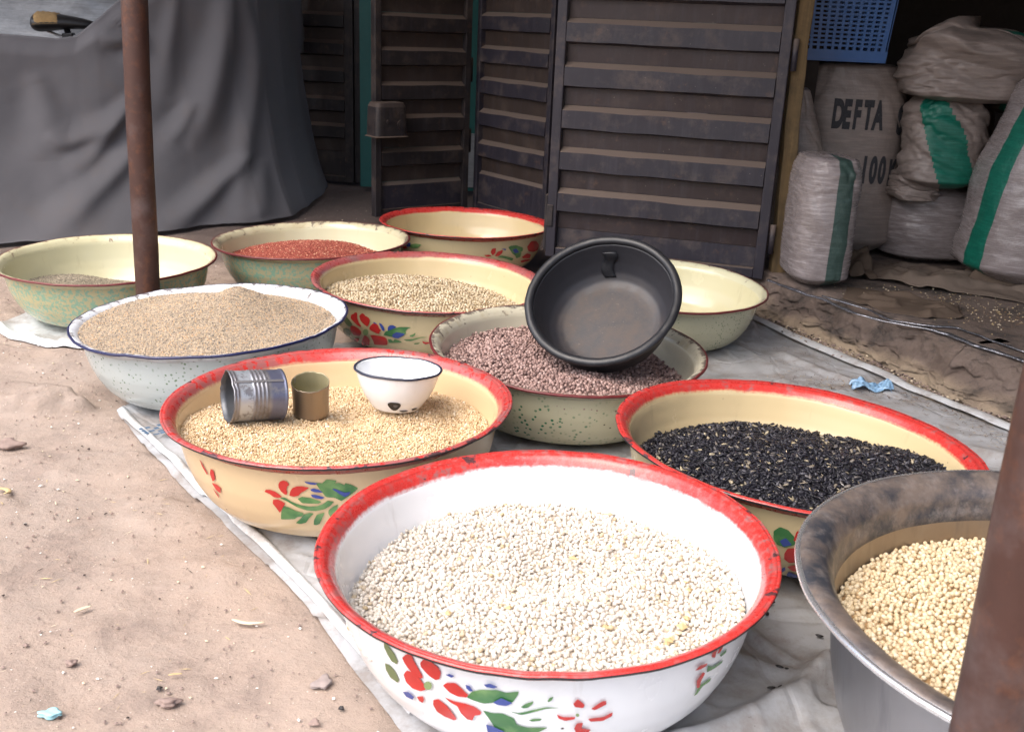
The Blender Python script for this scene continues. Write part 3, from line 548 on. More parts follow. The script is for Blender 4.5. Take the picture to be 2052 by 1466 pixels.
# ------------------------------------------------------------------ mats on the ground
def build_mat():
    Lp = [(-0.02, 0.35), (-0.111, 1.017), (-0.299, 1.30), (-0.434, 1.471), (-0.66, 1.745), (-0.838, 1.99), (-0.79, 2.25), (-0.50, 2.50)]
    Rp = [(1.75, 0.35), (1.40, 1.40), (1.129, 2.124), (1.01, 2.335), (0.904, 2.592), (0.80, 2.80), (0.725, 2.95), (0.62, 3.02)]
    n, m = 300, 260
    L, _ = resample(Lp, n); Rr, _ = resample(Rp, n)
    s = np.linspace(0, 1, m)[None, :, None]
    P = L[:, None, :] * (1 - s) + Rr[:, None, :] * s
    X, Y = P[..., 0], P[..., 1]
    X = X + 0.006 * fbm(X * 6, Y * 6, 77); 
    z = gh(X, Y) * 0.7 + 0.007
    # wrinkles
    wr = np.abs(fbm(X * 5 + 0.6 * Y, Y * 3.2 - X, 61, 4)); z = z + 0.007 * (np.clip(0.10 - wr, 0, 1) / 0.10) ** 1.2 * smooth(-0.3, 0.4, fbm(X * 2, Y * 2, 63))
    wr2 = np.abs(fbm(X * 7 - 2 * Y, Y * 6 + 3 * X, 67, 3)); z = z + 0.004 * (np.clip(0.06 - wr2, 0, 1) / 0.06) ** 1.1
    z = z + 0.004 * fbm(X * 16, Y * 16, 65)
    for line, a, wd in [([(0.349, 1.272), (0.40, 1.20), (0.432, 1.155)], 0.006, 0.008), ([(0.337, 1.262), (0.388, 1.19), (0.420, 1.150)], -0.004, 0.004),
                        ([(0.452, 1.186), (0.40, 1.12), (0.318, 1.060), (0.2, 0.99)], 0.022, 0.020), ([(0.443, 1.177), (0.47, 1.12), (0.50, 1.04)], 0.012, 0.014),
                        ([(0.30, 1.34), (0.40, 1.31), (0.46, 1.32)], 0.006, 0.012), ([(0.33, 1.20), (0.42, 1.15)], 0.007, 0.014), ([(0.36, 1.09), (0.48, 1.07)], 0.006, 0.02),
                        ([(-0.32, 1.285), (-0.22, 1.24), (-0.14, 1.23)], -0.005, 0.004), ([(-0.30, 1.262), (-0.2, 1.22)], 0.004, 0.006), ([(-0.38, 1.50), (-0.2, 1.40)], 0.008, 0.02),
                        ([(0.73, 2.6), (0.80, 2.45), (0.93, 2.30)], 0.010, 0.02), ([(0.60, 2.30), (0.80, 2.22)], 0.008, 0.02), ([(0.70, 1.95), (0.95, 1.98), (1.1, 1.9)], 0.012, 0.025)]:
        d = poly_dist(X, Y, line); z = z + a * np.exp(-(d / wd) ** 2)
    ed = np.minimum(s[..., 0] * np.ones_like(X), 1 - s[..., 0]); z = z - 0.004 * (1 - smooth(0, 0.02, ed))
    # the right-hand edge rides up against the step
    v = np.stack([X, Y, np.maximum(z, gh(X, Y) + 0.0015)], -1).reshape(-1, 3)
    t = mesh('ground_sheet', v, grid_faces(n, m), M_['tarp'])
    tag(t, 'crumpled dirty white plastic sheet spread under the basins', 'ground sheet')
    # folded hem strips
    def hem(line, w, z0, seed):
        C, tt = resample(line, 120); tg = np.gradient(C, axis=0); tg /= np.linalg.norm(tg, axis=1)[:, None]; nr = np.stack([-tg[:, 1], tg[:, 0]], -1)
        V = []; k = 9
        for i in range(120):
            for j in range(k):
                a = (j / (k - 1) - 0.5) * w * (1 + 0.15 * math.sin(tt[i] * 9 + seed)); 
                zz = z0 + 0.006 * math.sin(math.pi * j / (k - 1)) + 0.005 * float(vnoise(tt[i] * 8, seed)) 
                V.append((C[i, 0] + nr[i, 0] * a, C[i, 1] + nr[i, 1] * a, gfast(C[i, 0], C[i, 1]) * 0.7 + zz))
        return mesh('hem', V, grid_faces(120, k), M_['hem'], t)
    hem([(1.20, 1.95), (1.105, 2.13), (0.985, 2.345), (0.885, 2.58), (0.785, 2.80), (0.712, 2.95)], 0.042, 0.014, 1.0)
    hem([(-0.10, 1.05), (-0.285, 1.315), (-0.42, 1.485), (-0.645, 1.76), (-0.822, 1.985)], 0.020, 0.009, 2.0)
    # faded blue printing along the edge
    def printed(cx, cy, w, h, ang, nb, seed):
        mb = MB(); r = random.Random(seed)
        ca, sa = math.cos(ang), math.sin(ang)
        for k in range(nb):
            a0 = -w / 2 + w * k / nb; a1 = a0 + w / nb * r.uniform(0.55, 0.85)
            for q in range(3):
                if r.random() < 0.25: continue
                b0 = -h / 2 + h * q / 3; b1 = b0 + h / 3 * r.uniform(0.5, 0.9)
                vs = []
                for a, b in ((a0, b0), (a1, b0), (a1, b1), (a0, b1)):
                    x = cx + a * ca - b * sa; y = cy + a * sa + b * ca
                    vs.append((x, y, gfast(x, y) * 0.7 + 0.0205))
                mb.add(vs, [(0, 1, 2, 3)])
        mb.build('print', M_['blue_print'], t)['kind'] = 'stuff'
    printed(-0.705, 1.880, 0.075, 0.040, 0.75, 6, 1); printed(-0.690, 1.868, 0.06, 0.030, 0.75, 4, 2); printed(-0.575, 1.755, 0.05, 0.020, 0.7, 4, 5)
    printed(0.335, 1.073, 0.055, 0.013, 0.62, 8, 3)
M_['hem'] = tarp_mat('hem_plastic', (0.66, 0.68, 0.70))
build_mat()

def small_sheet():
    n, m = 60, 40; s, u = np.meshgrid(np.linspace(0, 1, n), np.linspace(0, 1, m), indexing='ij')
    A = np.array([(-1.375, 2.545), (-1.30, 2.47), (-1.16, 2.41), (-1.0, 2.375), (-0.955, 2.40)]); L, _ = resample(A, n)
    X = L[:, 0][:, None] + 0.08 * u; Y = L[:, 1][:, None] + 0.42 * u
    z = gh(X, Y) + 0.006 + 0.022 * np.exp(-(u / 0.07) ** 2) * (0.4 + np.abs(fbm(X * 14, Y * 6, 81, 3))) * 1.2 + 0.006 * fbm(X * 20, Y * 20, 83)
    z = np.where(u < 0.012, gh(X, Y) + 0.001, z)
    tag(mesh('cloth_scrap', np.stack([X, Y, z], -1).reshape(-1, 3), grid_faces(n, m), M_['hem']), 'pale crumpled sheet edge under the leftmost basin', 'sheet')
small_sheet()

# ------------------------------------------------------------------ metal doors
def door_leaf(name, A, B, label, period, raised_tops, z0, z1, mp, mf, stile=0.03, base_h=None, depth=0.026, hinge_side=None, group='ribbed metal doors along the shop fronts'):
    """A..B in plan; local x from A to B, local -y faces the camera"""
    A = Vector((*A, 0)); B = Vector((*B, 0)); L = (B - A).length; ang = math.atan2(B.y - A.y, B.x - A.x)
    t = empty(name, (A.x, A.y, z0), (0, 0, ang)); tag(t, label, 'metal door', group)
    # frame
    for nm, x0, x1 in (('stile', 0.0, stile), ('stile', L - stile, L)):
        mb = MB(); mb.box(x0, x1, -0.026, 0.010, 0, z1 - z0); bevel(mb.build(nm, M_[mp], t), 0.003)
        if x0 > 0: continue
    mb = MB(); mb.box(stile + .001, L - stile - .001, -0.020, 0.008, 0, 0.030); bevel(mb.build('bottom_rail', M_[mp], t), 0.002)
    mb = MB(); mb.box(stile + .001, L - stile - .001, -0.020, 0.008, z1 - z0 - 0.03, z1 - z0); bevel(mb.build('top_rail', M_[mp], t), 0.002)
    # slats: one fold of the sheet each: field, dusty ledge, raised face, undercut
    h_face = 0.054
    d = depth; P = period
    # profile measured from slat top (z=0) down: raised face -> undercut -> field
    pr = [(-0.0, 0.0), (-d, -0.016), (-d - 0.001, -0.016 - h_face), (-0.003, -0.016 - h_face - 0.007), (-0.001, -P + 0.0008), (0.006, -P + 0.0008), (0.006, 0.0)]
    me = None; variants = []; tops = list(raised_tops)
    while tops[0] + P < z1 - 0.05: tops.insert(0, tops[0] + P)
    for zt in tops:
        zz = zt + 0.016 - z0
        if zz - P < 0.031:
            continue
        if len(variants) < 4:
            sd = 91 + len(variants) * 7; nx = 14; v = []; prs = pr
            for i in range(nx + 1):
                x = stile + 0.0015 + (L - 2 * stile - 0.003) * i / nx
                wv = 0.0036 * float(fbm(x * 5, 3.0, sd)) 
                v += [(x, a + (wv if a < -0.002 else 0), b + (0.003 * float(fbm(x * 9, k * 3.0, sd + 2)) if 0 < k < 4 else 0)) for k, (a, b) in enumerate(prs)]
            n = len(prs); f = []; mi = []
            for i in range(nx):
                for k in range(n):
                    j = (k + 1) % n; f.append((i * n + k, i * n + j, (i + 1) * n + j, (i + 1) * n + k)); mi.append(1 if k == 3 else 0)
            f.append(tuple(range(n))); f.append(tuple(nx * n + k for k in reversed(range(n)))); mi += [0, 0]
            o = mesh('slat', v, f, [M_[mp], M_[mf]], t, False, mi); variants.append(o.data)
        else:
            o = link(bpy.data.objects.new('slat', random.choice(variants)), t)
        o.location = (0, 0.0006 * random.uniform(-1, 1), zz)
        last = zz - P
    # bottom panel below the last slat
    mb = MB(); mb.prism([(-0.001, 0.031), (0.006, 0.031), (0.006, last - 0.001), (0.0, last - 0.001)], stile + 0.0015, L - stile - 0.0015)
    if base_h:
        pass
    mb.build('kick_panel', [M_[mp]], t)
    return t, L

big, Lb = door_leaf('folding_door', (0.099, 3.282), (0.770, 3.080), 'widest ribbed metal door, blue black with dusty ledges, beside the wooden post', 0.1297, [0.826 + 0.0, 0.697, 0.567, 0.438, 0.308, 0.178], 0.100, 2.02, 'door', 'door_field', 0.031)
# strap hinges and weld beads on the big door
for z in (0.08, 0.62, 1.3):
    mb = MB(); mb.tube([(Lb + 0.012, -0.012, z), (Lb + 0.012, -0.012, z + 0.09)], 0.009, 12); mb.build('hinge', M_['door'], big, True)
mb = MB(); mb.box(-0.010, -0.001, -0.02, 0.0, 0.02, 0.20); mb.box(0.0, 0.02, -0.031, -0.0265, 0.10, 0.17); bevel(mb.build('latch_plate', M_['door2'], big), 0.002)
ml, Ll = door_leaf('folding_door', (-0.618, 4.242), (-0.246, 4.532), 'dark ribbed metal door leaf with lock housing, folded back in the middle', 0.1385, [0.824, 0.693, 0.556, 0.424, 0.285], 0.02, 2.0, 'door2', 'door2_field', 0.030)
mb = MB(); mb.prism([(-0.001, 0.0), (-0.014, 0.0), (-0.014, 0.128), (0.0, 0.142)], 0.0315, Ll - 0.0315); mb.build('bottom_slat', [M_['door']], ml)
mr, Lr = door_leaf('folding_door', (-0.190, 4.572), (0.128, 4.150), 'narrow ribbed metal door leaf with bluish slats, folded against the lock leaf', 0.1365, [0.843, 0.710, 0.580, 0.446, 0.312], 0.02, 2.0, 'door', 'door2_field', 0.026)
mb = MB(); mb.prism([(-0.001, 0.0), (-0.014, 0.0), (-0.014, 0.158), (0.0, 0.172)], 0.0275, Lr - 0.0275); mb.build('bottom_slat', [M_['door']], mr)
for z in (0.25, 0.55, 1.2):
    mb = MB(); mb.tube([(Ll + 0.015, 0.0, z), (Ll + 0.015, 0.0, z + 0.10)], 0.010, 10); mb.build('hinge', M_['door2'], ml, True)
far, Lf = door_leaf('folding_door', (-1.60, 5.36), (-0.845, 5.205), 'farthest ribbed metal door, half hidden behind the grey cloth', 0.1395, [0.818, 0.688, 0.557, 0.419, 0.288, 0.155], 0.01, 2.0, 'door2', 'door2_field', 0.045)
mb = MB(); mb.box(Lf + 0.002, Lf + 0.05, -0.01, 0.03, 0, 2.0); bevel(mb.build('jamb', M_['door2'], far), 0.003)
# lock housing: a pressed metal hood open underneath, welded to the leaf's stile
mb = MB()
ns, nz = 28, 9
V = []
for i in range(nz):
    t_ = i / (nz - 1); z = 0.130 * t_
    for j in range(ns):
        a = 2 * math.pi * j / ns; ca, sa = math.cos(a), math.sin(a); e = 0.35
        x = 0.074 * math.copysign(abs(ca) ** e, ca); y = 0.050 * math.copysign(abs(sa) ** e, sa)
        k = 1.0 - 0.06 * t_ - (0.10 * max(0, (t_ - 0.85) / 0.15) ** 2)
        V.append((x * k, y * k, z))
mb.add(V, grid_faces(nz, ns, True)); mb.add([], []); 
k0 = (nz - 1) * ns; mb.f.append(tuple(k0 + j for j in range(ns))); mb.m.append(0)
k0 = len(mb.v); mb.add([(x * 1.0, y * 1.0, 0.0) for x, y, z in V[:ns]] + [(x * 1.10, y * 1.14, -0.004) for x, y, z in V[:ns]], grid_faces(2, ns, True))
mb.box(-0.004, 0.052, -0.030, 0.03, 0.1265, 0.1305)
for (x, z, r) in ((0.040, 0.045, 0.019), (-0.02, 0.058, 0.009)):
    mb.tube([(x, -0.0475, z), (x, -0.052, z)], r, 16); mb.tube([(x, -0.0515, z), (x, -0.0535, z)], r * 0.6, 16)
for q in range(3): mb.tube([(0.028 + q * 0.012, -0.046, 0.088), (0.028 + q * 0.012, -0.050, 0.088)], 0.0045, 10)
lk = mb.build('lock_housing', M_['door2'], ml); lk.location = (0.030, -0.066, 0.344)
mb = MB(); mb.box(-0.012, 0.012, 0.038, 0.045, 0.02, 0.10); mb.build('bracket', M_['door2'], ml).location = (0.030, -0.066, 0.344)

# teal door standing behind the gap of the folded leaves
t = empty('teal_door', (-0.79, 5.02, 0.0)); tag(t, 'teal painted door glimpsed through the gaps behind the folded leaves', 'door')
mb = MB(); mb.box(0.0, 0.46, 0.0, 0.03, 0.02, 1.95); mb.build('panel', M_['teal'], t)
mb = MB(); mb.box(0.47, 0.95, 0.01, 0.04, 0.02, 1.95); mb.build('panel', M_['teal'], t)
mb = MB(); mb.box(0.48, 0.95, -0.004, 0.008, 0.04, 0.30); mb.build('kick_plate', M_['bale'], t)

# wooden post
def post():
    n = 30; V = []
    for i in range(n):
        z = 0.118 + (2.30 - 0.118) * i / (n - 1); k = 0.003 * math.sin(z * 7)
        cx = 0.8155 - 0.018 * min(1, z / 0.9) + k
        for x, y in ((-0.0215, -0.02), (0.0215, -0.022), (0.023, 0.024), (-0.022, 0.022)):
            V.append((cx + x + 0.002 * math.sin(z * 31 + y * 50), 3.10 + y, z))
    mb = MB(); mb.add(V, grid_faces(n, 4, True)); mb.f += [(0, 1, 2, 3), tuple((n - 1) * 4 + j for j in (3, 2, 1, 0))]; mb.m += [0, 0]
    o = bevel(mb.build('wooden_post', M_['post']), 0.003)
    tag(o, 'weathered yellowish wooden door post between metal door and sacks', 'post')
post()

# pipes holding the awning
def pipe(x0, y0, x1, y1, z1, r, m, label):
    mb = MB(); n = 24; pts = []
    for i in range(n):
        q = i / (n - 1); pts.append((x0 + (x1 - x0) * q + 0.0015 * math.sin(q * 17), y0 + (y1 - y0) * q, -0.02 + (z1 + 0.02) * q))
    mb.tube(pts, [r * (1 + 0.012 * math.sin(i * 2.3)) for i in range(n)], 28)
    tag(mb.build('awning_pole', M_[m], None, True), label, 'pole', 'rusty poles holding the awning')
pipe(-0.925, 2.44, -0.860, 2.44, 2.12, 0.0295, 'pipe1', 'rusty brown pipe pole rising behind the sorghum basin, near the grey cloth')
pipe(0.396, 0.68, 0.385, 0.68, 1.98, 0.0275, 'pipe2', 'rusty brown pipe pole closest to the camera, in front of the steel basin')

# awning: sagging corrugated sheets, all above the picture
def awning():
    xs = np.linspace(0, 1, 90); ys = np.linspace(0, 1, 12)
    a, b, c, d = np.array((-0.98, 2.46, 2.13)), np.array((1.05, -0.25, 1.98)), np.array((2.6, -0.4, 2.40)), np.array((0.3, 5.3, 2.46))
    V = []
    for u in xs:
        for v in ys:
            p = (a * (1 - u) + b * u) * (1 - v) + (d * (1 - u) + c * u) * v
            V.append((p[0], p[1], p[2] + 0.012 * math.sin(u * 90)))
    t = mesh('awning', V, grid_faces(len(xs), len(ys)), M_['roof']); s = t.modifiers.new('s', 'SOLIDIFY'); s.thickness = 0.002
    tag(t, 'corrugated sheet awning above the doors, out of view', 'awning')
    a, b, c, d = np.array((-4.0, 3.0, 2.28)), np.array((-0.90, 2.75, 2.28)), np.array((0.2, 5.5, 2.60)), np.array((-5.0, 5.5, 2.6))
    V = []
    for u in xs:
        for v in ys:
            p = (a * (1 - u) + b * u) * (1 - v) + (d * (1 - u) + c * u) * v
            V.append((p[0], p[1], p[2] + 0.012 * math.sin(u * 200)))
    t = mesh('awning', V, grid_faces(len(xs), len(ys)), M_['roof']); s = t.modifiers.new('s', 'SOLIDIFY'); s.thickness = 0.002
    tag(t, 'corrugated sheet awning over the cloth covered heap, out of view', 'awning')
awning()

# ------------------------------------------------------------------ basins
PROF = [(0.0, 0.60), (0.03, 0.66), (0.1, 0.735), (0.22, 0.80), (0.38, 0.85), (0.55, 0.885), (0.72, 0.905), (0.86, 0.918), (0.93, 0.93), (0.955, 0.945)]
PZ = np.array([p[0] for p in PROF]); PR = np.array([p[1] for p in PROF])
def dent(theta, zf, seed, amp):
    k = smooth(0.2, 1.0, zf)
    x = np.cos(theta) * 1.7 + 5; y = np.sin(theta) * 1.7 + 5
    return amp * k * fbm(x * 1.3, y * 1.3, seed, 3) + 0.35 * amp * k * fbm(x * 6, y * 6, seed + 9, 2)
def lathe(name, prof, mats, seg_m, parent, H, seed=0, amp=0.0, nseg=144, close=True):
    """prof: list of (r, z); rings welded; dents grow towards the rim"""
    th = np.linspace(0, 2 * np.pi, nseg, endpoint=False); V = []; n = len(prof)
    for r, z in prof:
        d = dent(th, np.full(nseg, z / H), seed, amp); dr = dent(th, np.full(nseg, z / H), seed + 50, amp)
        rr = max(r, 1e-4) + (dr if r > 0.05 else 0)
        V += list(zip((rr * np.cos(th)).tolist(), (rr * np.sin(th)).tolist(), (z + d).tolist()))
    f = grid_faces(n, nseg, True); mi = []
    for i in range(n - 1): mi += [seg_m[i] if i < len(seg_m) else seg_m[-1]] * nseg
    if close:
        f += [((n - 1) * nseg + j, (n - 1) * nseg + (j + 1) % nseg, (j + 1) % nseg, j) for j in range(nseg)]; mi += [seg_m[-1]] * nseg
    f = [tuple(reversed(q)) for q in f]
    o = mesh(name, V, f, mats, parent, True, mi)
    return o
def interp_prof(nz=40, zmax=0.955):
    zs = np.r_[np.linspace(0, 0.12, 12)[:-1], np.linspace(0.12, zmax, nz)]
    # smooth the polyline profile
    r = np.interp(zs, PZ, PR); k = np.array([1, 2, 3, 2, 1]) / 9.0
    rp = np.convolve(np.r_[[r[0]] * 2, r, [r[-1]] * 2], k, 'valid'); rp[0] = r[0]; return zs, rp

def basin(name, cx, cy, R, H, tx, ty, label, base_col, rim, edge, seed, outer=None, bead_mat='edge_black', amp=0.0022, group='enamel basins set out on the ground'):
    t = empty(name, (cx + tx * H, cy + ty * H, 0.012), (math.atan(ty), math.atan(-tx), 0)); tag(t, label, 'basin', group)
    h = H - 0.012
    zs, rs = interp_prof()
    out = [(0.001, 0.004), (0.52 * R, 0.004), (0.56 * R, 0.0)] + list(zip(rs * R, zs * h))
    inn = [(max(r * R - 0.0022, 0.01), z * h + 0.0022) for z, r in zip(zs, rs) if 0.02 < z < 0.885]
    inn = [(0.001, 0.0075), (0.45 * R, 0.0065), (0.58 * R, 0.0072)] + inn
    prof = out + inn[::-1]
    no = len(out)
    m_in = enamel(name + '_inner', base_col, R, dirt=0.45, seed=seed)
    m_out = outer or enamel(name + '_outer', base_col, R, dirt=0.5, seed=seed + 3)
    lathe('body', prof, [m_out, m_in], [0] * (no - 1) + [1] * 200, t, h, seed=int(seed * 10), amp=amp, close=False)
    br = 0.0031
    fl = [(0.951 * R, 0.951 * h), (0.970 * R, 0.968 * h), (0.990 * R, 0.978 * h)]
    ri = lambda z: float(np.interp(z, zs, rs)) * R - 0.0022
    top = [(0.985 * R, 1.000 * h + 0.001), (0.972 * R, 0.998 * h), (0.958 * R, 0.990 * h), (0.945 * R, 0.974 * h), (0.934 * R, 0.950 * h), (0.925 * R, 0.925 * h), (ri(0.905) - 0.0008, 0.905 * h), (ri(0.885) - 0.0005, 0.885 * h), (ri(0.868) - 0.0003, 0.868 * h), (ri(0.862) + 0.0006, 0.862 * h)]
    lathe('rim', fl + top, [edge_under[base_col] if base_col in edge_under else M_['edge_black'], rim], [0, 0, 1, 1, 1, 1, 1, 1, 1, 1, 1, 1], t, h, seed=int(seed * 10), amp=amp)
    bead = [(R * 0.992 + br * math.cos(a), 0.988 * h + br * math.sin(a)) for a in np.linspace(-2.6, 2.9, 12)]
    two = bead_mat == 'edge_black'
    lathe('rim_edge', bead, [M_[bead_mat], rim], [0, 0, 0, 0, 0, 0, 1, 1, 1, 1, 1, 0] if two else [0], t, h, seed=int(seed * 10), amp=amp)
    t['R'] = R; t['h'] = h
    return t
edge_under = {}

COLS = {'r': 'red_p', 'g': 'green_p', 'b': 'blue_p', 'o': 'olive_p', 'p': 'pale_p'}
def surf(R, h, th, zf, off, seed, amp):
    zs, rs = interp_prof(); r = float(np.interp(zf, zs, rs)) * R + off
    e = 1e-2; dr = (float(np.interp(zf + e, zs, rs)) - float(np.interp(zf - e, zs, rs))) * R / (2 * e * h)
    thn = np.array([th]); z = zf * h + float(dent(thn, np.array([zf]), seed, amp)[0]) - off * dr * 0.5
    r += float(dent(thn, np.array([zf]), seed + 50, amp)[0])
    return (r * math.cos(th), r * math.sin(th), z)
def motif(t, key, R, h, seed, amp):
    import bmesh
    order = {'o': 0, 'g': 1, 'r': 2, 'b': 3, 'p': 4}
    for n_, P in enumerate(sorted(MOTIF[key], key=lambda q: order[q[0]])):
        c = P[0]; pts = [(P[1 + 2 * i] * R, P[2 + 2 * i] * h) for i in range((len(P) - 1) // 2)]
        # round the outline
        q = []
        for i in range(len(pts)):
            a, b = pts[i], pts[(i + 1) % len(pts)]; q.append((a[0] * .9 + b[0] * .1, a[1] * .9 + b[1] * .1)); q.append((a[0] * .1 + b[0] * .9, a[1] * .1 + b[1] * .9))
        bm = bmesh.new(); vs = [bm.verts.new((x, y, 0)) for x, y in q]
        try: tri = tessellate_polygon([[Vector((x, y, 0)) for x, y in q]])
        except Exception: bm.free(); continue
        for a in tri:
            try: bm.faces.new([vs[i] for i in a])
            except ValueError: pass
        for _ in range(4):
            es = [e for e in bm.edges if e.calc_length() > 0.010]
            if not es: break
            bmesh.ops.subdivide_edges(bm, edges=es, cuts=1); bmesh.ops.triangulate(bm, faces=bm.faces[:])
        bm.verts.index_update(); V = []; F = []; k = 0; off = 0.0011 + 0.00006 * n_
        for v in bm.verts: V.append(surf(R, h, v.co.x / R, v.co.y / h, off, seed, amp))
        for f in bm.faces: F.append(tuple(v.index for v in f.verts))
        bm.free()
        mesh({'r': 'painted_petal', 'g': 'painted_leaf', 'o': 'painted_leaf', 'b': 'painted_bud', 'p': 'painted_flower_centre'}[c], V, F, M_[COLS[c]], t, True)

# ------------------------------------------------------------------ heaps of seed
def seed_group(name, shape, size, dist, mat, jitter=0.3, tilt=0.6, lift=0.3, layers=1):
    g = bpy.data.node_groups.new(name, 'GeometryNodeTree')
    g.interface.new_socket('Geometry', in_out='INPUT', socket_type='NodeSocketGeometry'); g.interface.new_socket('Geometry', in_out='OUTPUT', socket_type='NodeSocketGeometry')
    nn, ln = g.nodes, g.links
    gi, go = nn.new('NodeGroupInput'), nn.new('NodeGroupOutput'); J = nn.new('GeometryNodeJoinGeometry')
    ico = nn.new('GeometryNodeMeshIcoSphere'); ico.inputs['Subdivisions'].default_value = 2; ico.inputs['Radius'].default_value = 0.5
    cur = ico.outputs['Mesh']
    pos = nn.new('GeometryNodeInputPosition'); sp = nn.new('ShaderNodeSeparateXYZ'); ln.new(pos.outputs[0], sp.inputs[0])
    def mth(op, a, b):
        m = nn.new('ShaderNodeMath'); m.operation = op
        for i, q in enumerate((a, b)):
            if isinstance(q, (int, float)): m.inputs[i].default_value = q
            else: ln.new(q, m.inputs[i])
        return m.outputs[0]
    if shape in ('bean', 'sunflower'):
        cb = nn.new('ShaderNodeCombineXYZ')
        if shape == 'bean':   # kidney: bend y by x^2
            ln.new(sp.outputs[0], cb.inputs[0]); ln.new(mth('ADD', sp.outputs[1], mth('MULTIPLY', mth('MULTIPLY', sp.outputs[0], sp.outputs[0]), 0.30)), cb.inputs[1]); ln.new(sp.outputs[2], cb.inputs[2])
        else:                 # teardrop: narrower toward +x
            k = mth('SUBTRACT', 0.80, mth('MULTIPLY', sp.outputs[0], 0.9))
            ln.new(sp.outputs[0], cb.inputs[0]); ln.new(mth('MULTIPLY', sp.outputs[1], k), cb.inputs[1]); ln.new(mth('MULTIPLY', sp.outputs[2], k), cb.inputs[2])
        st = nn.new('GeometryNodeSetPosition'); ln.new(cur, st.inputs['Geometry']); ln.new(cb.outputs[0], st.inputs['Position']); cur = st.outputs[0]
    tr = nn.new('GeometryNodeTransform'); ln.new(cur, tr.inputs['Geometry']); tr.inputs['Scale'].default_value = size
    ss = nn.new('GeometryNodeSetShadeSmooth'); ln.new(tr.outputs[0], ss.inputs[0])
    sm = nn.new('GeometryNodeSetMaterial'); sm.inputs['Material'].default_value = mat; ln.new(ss.outputs[0], sm.inputs[0])
    ln.new(gi.outputs[0], J.inputs[0])
    for L in range(layers):
        dp = nn.new('GeometryNodeDistributePointsOnFaces'); dp.distribute_method = 'POISSON'
        dp.inputs['Distance Min'].default_value = dist; dp.inputs['Density Max'].default_value = 3.0 / dist ** 2; dp.inputs['Seed'].default_value = 3 + 11 * L
        ln.new(gi.outputs[0], dp.inputs['Mesh'])
        off = nn.new('GeometryNodeSetPosition'); ln.new(dp.outputs['Points'], off.inputs['Geometry'])
        rv = nn.new('FunctionNodeRandomValue'); rv.data_type = 'FLOAT'
        fin = [s for s in rv.inputs if s.type == 'VALUE' and s.enabled]
        fin[0].default_value = -lift * size[2] + L * 0.35 * size[2]; fin[1].default_value = lift * size[2] + L * 0.45 * size[2]; rv.inputs['Seed'].default_value = 5 + L
        vm = nn.new('ShaderNodeVectorMath'); vm.operation = 'SCALE'; ln.new(dp.outputs['Normal'], vm.inputs[0]); ln.new(next(s for s in rv.outputs if s.enabled), vm.inputs['Scale'])
        ln.new(vm.outputs[0], off.inputs['Offset'])
        rr = nn.new('FunctionNodeRandomValue'); rr.data_type = 'FLOAT_VECTOR'
        vin = [s for s in rr.inputs if s.type == 'VECTOR' and s.enabled]
        vin[0].default_value = (-tilt, -tilt, -math.pi); vin[1].default_value = (tilt, tilt, math.pi); rr.inputs['Seed'].default_value = 9 + L
        ro = nn.new('FunctionNodeRotateRotation'); ro.rotation_space = 'LOCAL'; ln.new(dp.outputs['Rotation'], ro.inputs[0])
        e2r = nn.new('FunctionNodeEulerToRotation'); ln.new(next(s for s in rr.outputs if s.enabled), e2r.inputs[0]); ln.new(e2r.outputs[0], ro.inputs[1])
        rs = nn.new('FunctionNodeRandomValue'); rs.data_type = 'FLOAT'; fin = [s for s in rs.inputs if s.type == 'VALUE' and s.enabled]
        fin[0].default_value = 1 - jitter; fin[1].default_value = 1 + jitter * 0.6; rs.inputs['Seed'].default_value = 21 + L
        ip = nn.new('GeometryNodeInstanceOnPoints'); ln.new(off.outputs[0], ip.inputs['Points']); ln.new(sm.outputs[0], ip.inputs['Instance']); ln.new(ro.outputs[0], ip.inputs['Rotation']); ln.new(next(s for s in rs.outputs if s.enabled), ip.inputs['Scale'])
        ln.new(ip.outputs[0], J.inputs[0])
    ln.new(J.outputs[0], go.inputs[0])
    return g

